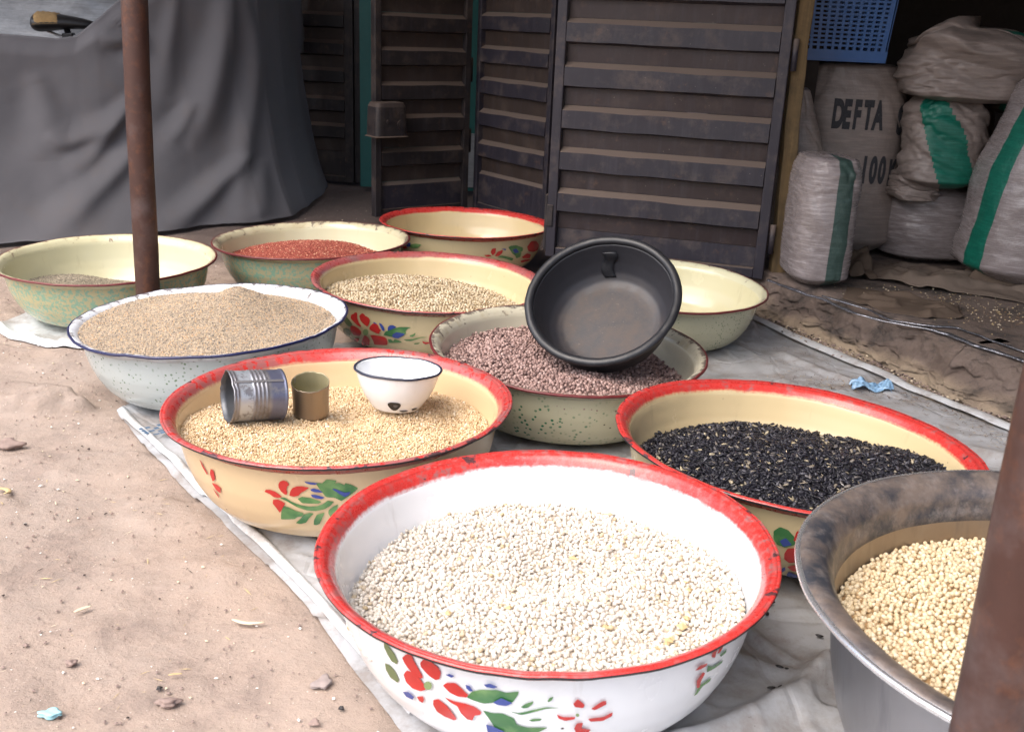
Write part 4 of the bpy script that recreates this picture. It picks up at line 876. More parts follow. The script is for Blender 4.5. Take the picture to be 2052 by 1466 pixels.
def heap(name, label, b, edge, centre, bumps, base_mat, gn, rough=0.002, seed=0, cat='heap', outline=None):
    """b = (cx, cy, R, H, tx, ty); edge = [(deg, z)...] height where it meets the wall; outline optional max radius by angle"""
    cx, cy, R, H, tx, ty = b; H0 = H - 0.012
    E_ = sorted(edge); a = np.array([e[0] for e in E_]); z = np.array([e[1] for e in E_])
    a = np.r_[a - 360, a, a + 360]; z = np.r_[z, z, z]
    zs, rs = interp_prof()
    nt, nr = 120, 44; V = []; th = np.linspace(0, 360, nt, endpoint=False)
    thw = (th + 180) % 360 - 180
    ez = np.interp(thw, a, z); ez = np.convolve(np.r_[ez[-3:], ez, ez[:3]], np.ones(7) / 7, 'valid')
    er = np.interp((ez - 0.012) / H0, zs, rs) * R - 0.0035
    if outline is not None:
        oa = np.array([o[0] for o in outline]); orr = np.array([o[1] for o in outline]); er = np.minimum(er, np.interp(thw, np.r_[oa - 360, oa, oa + 360], np.r_[orr, orr, orr]) * R)
    T = np.radians(th)
    for i in range(nr):
        q = (i + 0.02) / (nr - 1) if i < nr - 1 else 1.0
        r = er * q; x = r * np.cos(T); y = r * np.sin(T)
        h = centre + (ez - centre) * q ** 1.5
        for bx, by, bz, bw in bumps:
            h = h + (bz * np.exp(-((x - bx) ** 2 + (y - by) ** 2) / bw ** 2) if bw > 0 else bz * np.exp(-(np.sqrt((x - bx) ** 2 + (y - by) ** 2 + 2e-4) / -bw) ** 1.25)) * (1 - smooth(0.88, 1.0, q))
        h = h + rough * fbm(x * 18 + 3, y * 18 + 3, 100 + seed, 3) * 2 * (1 - smooth(0.9, 1.0, q))
        h = h + tx * x + ty * y
        V += list(zip(x.tolist(), y.tolist(), h.tolist()))
    f = grid_faces(nr, nt, True) + [tuple(reversed(range(nt)))]
    f = [tuple(q) for q in f]
    o = mesh(name, V, f, base_mat, None, True, loc=(cx, cy, 0))
    # outward = up
    me = o.data
    if me.polygons[0].normal.z < 0: me.flip_normals()
    md = o.modifiers.new('seeds', 'NODES'); md.node_group = gn
    tag(o, label, cat, 'heaps of grain and seed in the basins', 'stuff')
    return o

BAS = dict(
    A=(0.0546, 1.166, 0.2955, 0.190, 0.032, -0.009), B=(-0.299, 1.657, 0.302, 0.183, 0.024, -0.012), C=(0.49, 1.595, 0.308, 0.172, -0.045, -0.02),
    D=(0.673, 0.959, 0.344, 0.260, 0.009, -0.008), E=(-0.675, 2.164, 0.300, 0.172, 0.043, -0.001), F=(-1.122, 2.709, 0.288, 0.164, 0.002, 0.018),
    G=(-0.638, 3.089, 0.303, 0.160, 0.032, -0.009), H=(-0.182, 3.485, 0.2995, 0.160, -0.008, -0.016), I=(-0.229, 2.619, 0.312, 0.165, -0.026, 0.014),
    J=(0.12, 2.091, 0.301, 0.165, -0.023, 0.02), K=(0.419, 2.724, 0.274, 0.157, -0.020, 0.028))
CREAM = (0.62, 0.50, 0.29); PEACH = (0.66, 0.50, 0.30); WHITE = (0.80, 0.82, 0.85); PALE = (0.60, 0.57, 0.38); OFFW = (0.56, 0.53, 0.42)
RED = (0.58, 0.045, 0.040)
def mk(key, *a, **k):
    return basin('enamel_basin', *BAS[key], *a, **k)
def rp(base, key, worn, seed, inner=0.918): return rim_paint('red_rim_' + key, RED, base, BAS[key.upper()][2], worn, inner, seed=seed)
A_ = mk('A', 'large white enamel basin, red rim and flowers, nearest the camera, full of white beans', WHITE, rp(WHITE, 'a', 0.75, 1), None, 1.0)
motif(A_, 'A', BAS['A'][2], A_['h'], 10, 0.0022)
B_ = mk('B', 'peach enamel basin with red rim holding wheat, a tin can, a cup and a bowl', PEACH, rp(PEACH, 'b', 1.15, 2), None, 2.0)
motif(B_, 'B', BAS['B'][2], B_['h'], 20, 0.0022)
C_ = mk('C', 'cream enamel basin with bright red rim holding black sunflower seeds', CREAM, rp(CREAM, 'c', 0.55, 3), None, 3.0)
motif(C_, 'C', BAS['C'][2], C_['h'], 30, 0.0022)
E_ = mk('E', 'pale blue white speckled enamel basin with navy edge, heaped with brown sorghum', WHITE, rim_dirty('white_rim', (0.74, 0.78, 0.85), (0.10, 0.08, 0.07), 0.30, 0.8, 4), None, 4.0,
        outer=enamel('speckled_grey_enamel', (0.50, 0.56, 0.56), 0.3, speck=((0.16, 0.24, 0.16), 105, 0.33, 22), seed=4), bead_mat='edge_blue', amp=0.0036)
F_b = mk('F', 'mottled green and cream enamel basin, leftmost, with a little millet inside', PALE, rim_dirty('pale_rim_f', PALE, (0.14, 0.07, 0.05), 0.29, 0.5, 5), None, 5.0,
        outer=enamel('mottled_green_enamel_f', (0.47, 0.43, 0.25), 0.3, mottled=(0.20, 0.40, 0.30), seed=5), bead_mat='edge_red')
G_ = mk('G', 'mottled green enamel basin with cream inside holding red sorghum', PALE, rim_dirty('pale_rim_g', (0.56, 0.52, 0.36), (0.10, 0.06, 0.05), 0.3, 0.9, 6), None, 6.0,
        outer=enamel('mottled_green_enamel_g', (0.44, 0.41, 0.25), 0.3, mottled=(0.20, 0.40, 0.30), seed=6), bead_mat='edge_red')
H_ = mk('H', 'empty cream enamel basin with red rim and flowers, farthest back by the doors', CREAM, rp(CREAM, 'h', 0.45, 7), None, 7.0)
motif(H_, 'H', BAS['H'][2], H_['h'], 70, 0.0022)
I_ = mk('I', 'cream enamel basin with badly worn red rim and a big red flower, holding cream beans', CREAM, rp(CREAM, 'i', 1.7, 8, 0.925), None, 8.0)
motif(I_, 'I', BAS['I'][2], I_['h'], 80, 0.0022)
J_ = mk('J', 'cream enamel basin flecked with green, chipped rim, holding pinkish brown pigeon peas', OFFW, rim_dirty('chipped_rim_j', OFFW, (0.07, 0.045, 0.04), 0.3, 1.0, 9), None, 9.0,
        outer=enamel('green_flecked_enamel', (0.52, 0.49, 0.33), 0.3, speck=((0.02, 0.15, 0.07), 88, 0.34, 13), seed=9), bead_mat='edge_red')
K_ = mk('K', 'empty pale cream speckled basin by the doorstep, half hidden by the black bowl', (0.62, 0.58, 0.38), rim_dirty('pale_rim_k', (0.62, 0.60, 0.42), (0.08, 0.03, 0.03), 0.274, 0.35, 10), None, 10.0,
        outer=enamel('fine_speckled_enamel', (0.50, 0.48, 0.33), 0.3, speck=((0.10, 0.18, 0.10), 140, 0.32, 10), seed=10), bead_mat='edge_red')

def steel_basin():
    cx, cy, R, H, tx, ty = BAS['D']; h = H - 0.012
    t = empty('steel_basin', (cx, cy, 0.012), (math.atan(ty), math.atan(-tx), 0)); tag(t, 'big steel basin with wide blackened flange, full of yellow soybeans, beside the front pole', 'basin')
    out = [(0.001, 0.003), (0.50, 0.0), (0.60, 0.004), (0.71, 0.05), (0.765, 0.14), (0.805, 0.28), (0.835, 0.45), (0.852, 0.62), (0.865, 0.78), (0.880, 0.86), (0.915, 0.93), (0.955, 0.955)]
    pz = np.linspace(0, len(out) - 1, 50); ii = np.arange(len(out))
    r = np.interp(pz, ii, [o[0] for o in out]); z = np.interp(pz, ii, [o[1] for o in out])
    prof = [(a * R, b * h) for a, b in zip(r, z)]; inner = [(max(a - 0.002, 0.001), b + 0.002) for a, b in prof[::-1][9:]]
    lathe('body', prof + inner, [M_['steel_out'], M_['steel_in']], [0] * 49 + [1] * 100, t, h, 90, 0.0015, close=False)
    iz = np.array([b for a, b in inner][::-1]); ir = np.array([a for a, b in inner][::-1]); ri = lambda z: float(np.interp(z * h, iz, ir))
    fl = [(0.945 * R, 0.950 * h), (0.975 * R, 0.955 * h), (0.99 * R, 0.965 * h), (0.985 * R, 0.990 * h), (0.965 * R, 0.998 * h), (0.950 * R, 0.994 * h), (0.925 * R, 0.985 * h), (0.900 * R, 0.965 * h), (0.888 * R, 0.935 * h), (ri(0.90) - 0.0012, 0.90 * h), (ri(0.87) - 0.0009, 0.87 * h), (ri(0.82) - 0.0007, 0.82 * h), (ri(0.77) - 0.0004, 0.77 * h), (ri(0.765) + 0.0006, 0.765 * h)]
    lathe('flange', fl, [M_['steel_out'], M_['smear']], [0, 0, 0, 1], t, h, 90, 0.0015, close=False)
    bead = [(R * 0.991 + 0.004 * math.cos(a), 0.975 * h + 0.004 * math.sin(a)) for a in np.linspace(-2.6, 2.9, 12)]
    lathe('rim_edge', bead, [M_['bright_steel']], [0], t, h, 90, 0.0015)
M_['bright_steel'] = steel('bright_steel', 0.0, (0.75, 0.76, 0.78), 0.25)
steel_basin()

# seeds --------------------------------------------------------------
def sm(name, stops, rough=0.5, base=None):
    return seed_mat(name, stops, rough), simple(name + '_mass', base, 0.9, var=0.3, scale=300)
wb, wbb = sm('white_bean', [(0.0, (0.46, 0.36, 0.22)), (0.07, (0.55, 0.49, 0.41)), (0.5, (0.61, 0.56, 0.50)), (1.0, (0.72, 0.68, 0.61))], 0.4, (0.38, 0.32, 0.26))
heap('white_bean_heap', 'heap of small white beans in the nearest basin', BAS['A'],
     [(173, .100), (130, .112), (104, .113), (69, .108), (44, .106), (22, .116), (4, .118), (-20, .110), (-60, .118), (-90, .125), (-130, .122), (-170, .108)], 0.112,
     [(-0.02, -0.10, 0.012, 0.10), (0.02, 0.05, -0.014, 0.07), (0.12, 0.02, 0.006, 0.05)], wbb, seed_group('white_beans', 'bean', (0.0078, 0.0061, 0.0056), 0.0053, wb, 0.28, 1.1, 0.35, 2), 0.004, 1)
wh, whb = sm('wheat_grain', [(0.0, (0.38, 0.24, 0.12)), (0.15, (0.54, 0.39, 0.22)), (0.6, (0.64, 0.48, 0.30)), (0.93, (0.70, 0.55, 0.37)), (1.0, (0.86, 0.80, 0.66))], 0.5, (0.34, 0.22, 0.11))
heap('wheat_heap', 'heap of golden wheat grain in the peach basin', BAS['B'],
     [(-176, .142), (157, .128), (98, .108), (56, .118), (38, .118), (23, .118), (10, .112), (-30, .120), (-60, .130), (-100, .140), (-140, .142)], 0.126,
     [(-0.03, -0.09, 0.014, 0.07), (-0.16, -0.03, 0.016, 0.075), (-0.055, 0.025, 0.012, 0.035), (0.092, 0.075, 0.020, 0.055), (0.02, 0.02, -0.008, 0.04), (0.14, -0.05, 0.006, 0.05)], whb, seed_group('wheat_grains', 'oval', (0.0064, 0.0034, 0.0031), 0.0031, wh, 0.2, 1.2, 0.5, 2), 0.005, 2)
sf, sfb = sm('sunflower_seed', [(0.0, (0.010, 0.010, 0.014)), (0.86, (0.022, 0.022, 0.032)), (0.90, (0.10, 0.10, 0.12)), (0.955, (0.16, 0.14, 0.12)), (1.0, (0.42, 0.36, 0.24))], 0.42, (0.010, 0.010, 0.013))
heap('sunflower_seed_heap', 'heap of black sunflower seeds in the cream basin', BAS['C'],
     [(160, .094), (137, .090), (116, .090), (89, .094), (72, .093), (52, .096), (31, .110), (15, .128), (0, .126), (-40, .118), (-90, .122), (-140, .118), (-170, .104)], 0.116,
     [(-0.03, 0.10, 0.008, 0.06), (0.07, 0.0, 0.010, 0.07), (-0.10, -0.05, 0.006, 0.05), (0.02, -0.10, -0.006, 0.06)], sfb, seed_group('sunflower_seeds', 'sunflower', (0.0125, 0.0062, 0.0040), 0.0055, sf, 0.25, 0.75, 0.8, 2), 0.007, 3)
sb, sbb = sm('soybean', [(0.0, (0.44, 0.30, 0.16)), (0.06, (0.56, 0.44, 0.27)), (0.6, (0.63, 0.52, 0.35)), (1.0, (0.74, 0.64, 0.47))], 0.38, (0.30, 0.19, 0.09))
def soy():
    cx, cy, R, H, tx, ty = BAS['D']; nt, nr = 120, 40; V = []; T = np.linspace(0, 2 * np.pi, nt, endpoint=False)
    er = 0.844 * R
    for i in range(nr):
        q = (i + 0.02) / (nr - 1) if i < nr - 1 else 1.0; x = er * q * np.cos(T); y = er * q * np.sin(T)
        h = 0.172 + 0.012 * (1 - q * q) + 0.004 * fbm(x * 12, y * 12, 7, 3) + 0.010 * np.exp(-((x + 0.03) ** 2 + (y - 0.1) ** 2) / 0.012)
        h = np.where(q > 0.97, h - 0.002, h)
        V += list(zip(x.tolist(), y.tolist(), h.tolist()))
    o = mesh('soybean_heap', V, grid_faces(nr, nt, True) + [tuple(reversed(range(nt)))], sbb, None, True, loc=(cx, cy, 0))
    if o.data.polygons[0].normal.z < 0: o.data.flip_normals()
    md = o.modifiers.new('seeds', 'NODES'); md.node_group = seed_group('soybeans', 'round', (0.0066, 0.0061, 0.0058), 0.0051, sb, 0.15, 3.0, 0.35, 2)
    tag(o, 'heap of round pale yellow soybeans in the steel basin', 'heap', 'heaps of grain and seed in the basins', 'stuff')
soy()
bs, bsb = sm('brown_sorghum', [(0.0, (0.14, 0.13, 0.12)), (0.2, (0.32, 0.26, 0.20)), (0.6, (0.47, 0.38, 0.28)), (0.85, (0.54, 0.43, 0.30)), (1.0, (0.56, 0.34, 0.17))], 0.6, (0.30, 0.24, 0.175))
heap('brown_sorghum_heap', 'tall cone of brown millet grain in the pale speckled basin', BAS['E'],
     [(-166, .163), (168, .163), (136, .166), (120, .162), (90, .150), (57, .148), (12, .144), (-30, .148), (-60, .156), (-100, .162), (-140, .163)], 0.172,
     [(0.045, 0.06, 0.052, -0.085), (0.0, 0.0, 0.012, 0.16)], bsb, seed_group('millet_grains', 'oval', (0.0036, 0.0026, 0.0024), 0.0022, bs, 0.25, 3.0, 0.5, 1), 0.002, 4)
gm, gmb = sm('grey_millet', [(0.0, (0.14, 0.12, 0.09)), (0.5, (0.30, 0.26, 0.20)), (1.0, (0.44, 0.38, 0.28))], 0.6, (0.22, 0.19, 0.14))
heap('grey_millet_heap', 'small remainder of grey millet in the leftmost basin', BAS['F'],
     [(180, .082), (157, .078), (135, .066), (110, .040), (60, .030), (0, .028), (-60, .050), (-120, .085), (-160, .090)], 0.055,
     [(-0.10, 0.03, 0.028, 0.085)], gmb, seed_group('grey_millet_grains', 'oval', (0.0036, 0.0026, 0.0024), 0.0024, gm, 0.25, 3.0, 0.5, 1), 0.002, 5)
rs_, rsb = sm('red_sorghum', [(0.0, (0.20, 0.03, 0.02)), (0.4, (0.34, 0.080, 0.055)), (0.8, (0.44, 0.13, 0.095)), (0.94, (0.60, 0.24, 0.15)), (1.0, (0.80, 0.60, 0.40))], 0.5, (0.26, 0.05, 0.03))
heap('red_sorghum_heap', 'heap of brick red sorghum in the basin beside the grey cloth', BAS['G'],
     [(170, .102), (140, .104), (110, .104), (78, .100), (61, .088), (52, .078), (10, .085), (-60, .105), (-120, .110)], 0.112,
     [(-0.02, 0.08, 0.012, 0.10), (-0.05, -0.02, 0.008, 0.08)], rsb, seed_group('red_sorghum_grains', 'oval', (0.0046, 0.0038, 0.0034), 0.0034, rs_, 0.25, 3.0, 0.5, 1), 0.003, 6)
cb_, cbb = sm('cream_bean', [(0.0, (0.28, 0.19, 0.10)), (0.1, (0.46, 0.36, 0.22)), (0.5, (0.58, 0.48, 0.33)), (1.0, (0.68, 0.59, 0.44))], 0.4, (0.24, 0.17, 0.10))
heap('cream_bean_heap', 'heap of cream coloured beans in the basin with the worn rim', BAS['I'],
     [(180, .116), (149, .110), (126, .106), (98, .100), (66, .088), (47, .081), (30, .076), (0, .085), (-40, .105), (-90, .120), (-140, .120)], 0.114,
     [(-0.06, 0.08, 0.010, 0.09)], cbb, seed_group('cream_beans', 'bean', (0.0088, 0.0068, 0.0060), 0.0062, cb_, 0.2, 1.4, 0.35, 1), 0.004, 7)
pp, ppb = sm('pigeon_pea', [(0.0, (0.12, 0.075, 0.07)), (0.3, (0.28, 0.18, 0.16)), (0.7, (0.36, 0.24, 0.215)), (1.0, (0.44, 0.32, 0.29))], 0.55, (0.10, 0.06, 0.05))
heap('pigeon_pea_heap', 'heap of pinkish brown pigeon peas under the black bowl', BAS['J'],
     [(164, .112), (150, .115), (125, .117), (90, .112), (60, .100), (36, .094), (18, .088), (0, .092), (-40, .112), (-90, .128), (-140, .124)], 0.120,
     [(-0.12, 0.02, 0.020, 0.09), (0.08, 0.05, -0.020, 0.09), (0.03, -0.12, 0.008, 0.07)], ppb, seed_group('pigeon_peas', 'round', (0.0080, 0.0072, 0.0068), 0.0064, pp, 0.2, 3.0, 0.4, 2), 0.006, 8)

# ------------------------------------------------------------------ things lying in the basins
def align(n, spin=0.0):
    n = Vector(n).normalized(); return n.to_track_quat('Z', 'Y').to_matrix().to_4x4() @ Matrix.Rotation(spin, 4, 'Z')
def place(o, loc, n, spin=0.0):
    o.matrix_world = Matrix.Translation(loc) @ align(n, spin)

def black_bowl():
    R = 0.170; t = empty('rubber_bowl'); nrm = Vector((-0.325, -0.808, 1.0)).normalized()
    c = Vector((0.184, 2.086, 0.276)); d = 0.112
    place(t, c - nrm * d, nrm)
    tag(t, 'black rubber bowl tilted on the pigeon peas, patched inside', 'bowl')
    out = [(0.001, 0.0), (0.075, 0.0), (0.110, 0.001), (0.123, 0.006), (0.135, 0.022), (0.145, 0.050), (0.151, 0.080), (0.154, 0.098)]
    inn = [(0.150, 0.099), (0.147, 0.080), (0.140, 0.050), (0.130, 0.026), (0.116, 0.012), (0.100, 0.0065), (0.05, 0.006), (0.001, 0.006)]
    pz = np.linspace(0, len(out) - 1, 30); ii = np.arange(len(out))
    o2 = list(zip(np.interp(pz, ii, [a for a, b in out]), np.interp(pz, ii, [b for a, b in out])))
    pz = np.linspace(0, len(inn) - 1, 30); ii = np.arange(len(inn))
    i2 = list(zip(np.interp(pz, ii, [a for a, b in inn]), np.interp(pz, ii, [b for a, b in inn])))
    lathe('body', o2 + i2, [M_['black'], M_['black_in']], [0] * 30 + [1] * 40, t, d, 5, 0.0015, close=False)
    bead = []
    for a in np.linspace(0, 2 * np.pi, 16, endpoint=False): bead.append((0.1600 + 0.0095 * math.cos(a), 0.104 + 0.0078 * math.sin(a)))
    lathe('rolled_rim', bead, [M_['black']], [0], t, d, 5, 0.0015)
    # rubber patch riveted inside the wall at the top
    W = (t.matrix_world.inverted() @ Vector((0.22, 2.25, 0.33)))
    a0 = math.atan2(W.y, W.x) + 0.05; V = []
    for i in range(16):
        q = i / 15; s = 0.020 + 0.062 * q
        r = float(np.interp(s, [0.0065, 0.012, 0.026, 0.05, 0.08, 0.099], [0.1, 0.116, 0.130, 0.140, 0.147, 0.150])) - 0.004 - 0.002 * math.sin(q * 9)
        for k in (-1, -0.3, 0.3, 1):
            aa = a0 + k * 0.105 + 0.05 * math.sin(q * 6); V.append((r * math.cos(aa), r * math.sin(aa), s))
    p = mesh('rubber_patch', V, grid_faces(16, 4), M_['black'], t); s = p.modifiers.new('s', 'SOLIDIFY'); s.thickness = 0.003; s.offset = 1
n = N('black_rubber_inside')
c = n.mix(n.noise(9, 5, 0.65), (0.020, 0.021, 0.027), (0.040, 0.040, 0.048))
x = n.sep(); r = n.math('SQRT', n.math('ADD', n.math('MULTIPLY', x[0], x[0]), n.math('MULTIPLY', x[1], x[1])))
fl = n.math('MULTIPLY', n.math('SUBTRACT', 1.0, n.step(r, 0.095, 0.13)), n.step(n.noise(26, 6, 0.72), 0.35, 0.72))
c = n.mix(n.math('MULTIPLY', fl, 0.75), c, (0.105, 0.078, 0.062))
s = n.math('MULTIPLY', n.step(n.noise(1, 3, 0.6, vec=n.co((90, 300, 60), rot=(0, 0, 0.6))), 0.68, 0.74), n.math('SUBTRACT', 1.0, n.step(r, 0.07, 0.12)))
c = n.mix(n.math('MULTIPLY', s, 0.6), c, (0.34, 0.28, 0.22))
n.P(Base_Color=c, Roughness=n.math('MULTIPLY_ADD', fl, 0.3, 0.42)); n.bump(n.noise(70, 5, 0.7), 0.35, 0.001)
M_['black_in'] = n.m
black_bowl()

def tin_can():
    t = empty('tin_can'); n_ = Vector((-0.86, -0.50, 0.10)).normalized(); o_ = Vector((-0.486, 1.616, 0.1935)); L = 0.094; R = 0.0440
    place(t, o_ - n_ * L, n_); tag(t, 'old ribbed tin can lying on its side on the wheat, open end to the left', 'can')
    prof = [(0.001, 0.003), (0.036, 0.003), (0.040, 0.001), (R + 0.0012, 0.0), (R + 0.0012, 0.003), (R, 0.005)]
    z = 0.006
    for z in np.arange(0.006, L - 0.006, 0.0012):
        rb = 0.0
        for c0, w in ((0.036, 0.004), (0.043, 0.004), (0.050, 0.004), (0.057, 0.004), (0.086, 0.0035), (0.092, 0.0035), (0.098, 0.0035), (0.104, 0.0035)):
            rb += 0.0011 * math.exp(-((z - c0) / (w * 0.45)) ** 2)
        prof.append((R + rb, z))
    prof += [(R, L - 0.004), (R + 0.0014, L - 0.003), (R + 0.0014, L), (R - 0.0006, L), (R - 0.0010, L - 0.01), (R - 0.001, 0.006), (0.001, 0.0045)]
    lathe('body', prof, [M_['tin_label'], M_['tin_in']], [0] * (len(prof) - 5) + [1] * 5, t, L, 11, 0.0022, 96, close=False)
    mb = MB(); mb.box(-0.0022, 0.0022, 0, 0.0012, 0.005, L - 0.004); o = mb.build('seam', M_['tin'], t)
    o.location = ((R + 0.0003) * math.cos(0.9), (R + 0.0003) * math.sin(0.9), 0); o.rotation_euler = (0, 0, 0.9 - math.pi / 2)
n = N('tin_with_paint_rests'); x = n.sep()
ang = n.math('ARCTAN2', x[1], x[0]); z = n.math('DIVIDE', x[2], 0.116)
c = n.mix(n.noise(30, 5), (0.20, 0.20, 0.22), (0.36, 0.36, 0.39))
c = n.mix(n.math('MULTIPLY', n.step(n.noise(22, 6, 0.7), 0.5, 0.62), 0.7), c, (0.14, 0.12, 0.12))
lab = n.math('MULTIPLY', n.step(n.noise(34, 5, 0.7), 0.40, 0.46), n.math('MULTIPLY', n.step(z, 0.50, 0.53), n.math('SUBTRACT', 1.0, n.step(z, 0.70, 0.73))))
c = n.mix(n.math('MULTIPLY', lab, 0.8), c, (0.55, 0.60, 0.66))
blu = n.math('MULTIPLY', n.math('SUBTRACT', 1.0, n.step(z, 0.22, 0.26)), n.step(n.noise(20, 5, 0.7), 0.40, 0.45))
c = n.mix(n.math('MULTIPLY', blu, 0.75), c, (0.13, 0.15, 0.25))
n.P(Base_Color=c, Metallic=0.6, Roughness=0.36); n.bump(n.noise(60, 4), 0.15, 0.0006); M_['tin_label'] = n.m; M_['tin_in'] = simple('dull_tin_inside', (0.10, 0.105, 0.115), 0.45, 0.6)
tin_can()

def cup():
    t = empty('metal_cup'); b = Vector((-0.358, 1.690, 0.143)); n_ = Vector((0.05, -0.24, 1)).normalized(); place(t, b, n_); t.scale = (1.22, 1.22, 1.15)
    tag(t, 'small plain brown metal cup standing tilted on the wheat between can and bowl', 'cup')
    prof = [(0.001, 0.001), (0.024, 0.001), (0.0262, 0.0), (0.0266, 0.004), (0.0258, 0.006), (0.0262, 0.03), (0.0272, 0.0535), (0.0275, 0.0555), (0.0268, 0.0558), (0.0262, 0.054), (0.0250, 0.03), (0.0245, 0.004), (0.001, 0.003)]
    lathe('body', prof, [M_['tin_brown'], M_['cup_in']], [0] * 8 + [1] * 5, t, 0.056, 13, 0.0022, 72, close=False)
    mb = MB(); mb.box(-0.0016, 0.0016, 0, 0.001, 0.004, 0.054); o = mb.build('seam', M_['tin'], t); o.location = (0.0266 * math.cos(2.6), 0.0266 * math.sin(2.6), 0); o.rotation_euler = (0.02, 0, 2.6 - math.pi / 2)
M_['cup_in'] = simple('dull_brass_inside', (0.30, 0.27, 0.16), 0.45, 0.3)
cup()

def white_bowl():
    t = empty('enamel_bowl'); c = Vector((-0.207, 1.738, 0.2190)); n_ = Vector((0.03, 0.075, 1)).normalized(); H = 0.076; R = 0.0805
    place(t, c - n_ * H, n_); tag(t, 'small white enamel bowl with black chipped rim standing on the wheat', 'bowl')
    out = [(0.001, 0.002), (0.036, 0.002), (0.040, 0.0), (0.043, 0.001), (0.050, 0.010), (0.060, 0.025), (0.068, 0.042), (0.074, 0.060), (0.0775, 0.073)]
    inn = [(0.076, 0.0735), (0.0725, 0.060), (0.0665, 0.042), (0.058, 0.026), (0.048, 0.012), (0.040, 0.005), (0.001, 0.004)]
    def dens(p, k): q = np.linspace(0, len(p) - 1, k); i = np.arange(len(p)); return list(zip(np.interp(q, i, [a for a, b in p]), np.interp(q, i, [b for a, b in p])))
    lathe('body', dens(out, 26) + dens(inn, 24), [M_['white_en']], [0], t, H, 15, 0.0012, 96, close=False)
    bead = [(0.0785 + 0.0024 * math.cos(a), 0.0735 + 0.0024 * math.sin(a)) for a in np.linspace(0, 2 * math.pi, 12, endpoint=False)]
    lathe('rim_edge', bead, [M_['edge_chip']], [0], t, H, 15, 0.0012, 96)
    # the black chip near the foot, with a ring around it
    V = [(0, 0, 0)]; F = []; inv = t.matrix_world.inverted(); cp = inv @ Vector((0, 0, 0.82)); a0 = math.atan2(cp.y, cp.x) - 0.02
    def chip(da, zc, ra, rz, mat, off):
        V = []; F = []
        for j in range(18):
            for q in (0.0, 1.0):
                aa = 2 * math.pi * j / 18; rr = q * (1 + 0.10 * math.sin(3 * aa)); z = zc + rz * rr * math.sin(aa); r = float(np.interp(z, [b for a, b in out[2:]], [a for a, b in out[2:]])) + off
                th = a0 + da + ra * rr * math.cos(aa); V.append((r * math.cos(th), r * math.sin(th), z))
        for j in range(18): k = (j + 1) % 18; F.append((2 * j, 2 * j + 1, 2 * k + 1, 2 * k))
        mesh('chip', V, F, mat, t)
    chip(-0.05, 0.0175, 0.20, 0.0095, M_['edge_black'], 0.0011); chip(-0.01, 0.0180, 0.07, 0.0030, M_['chip_grey'], 0.0015)
    chip(0.75, 0.0075, 0.14, 0.0025, M_['edge_black'], 0.0012); chip(0.30, 0.006, 0.16, 0.002, M_['edge_black'], 0.0012)
M_['chip_grey'] = simple('chip_grey', (0.12, 0.12, 0.13), 0.5)
M_['edge_chip'] = simple('blue_black_chipped', (0.03, 0.035, 0.06), 0.4, var=0.6, scale=140, bump=0.6, bscale=160, bdist=0.002)
white_bowl()

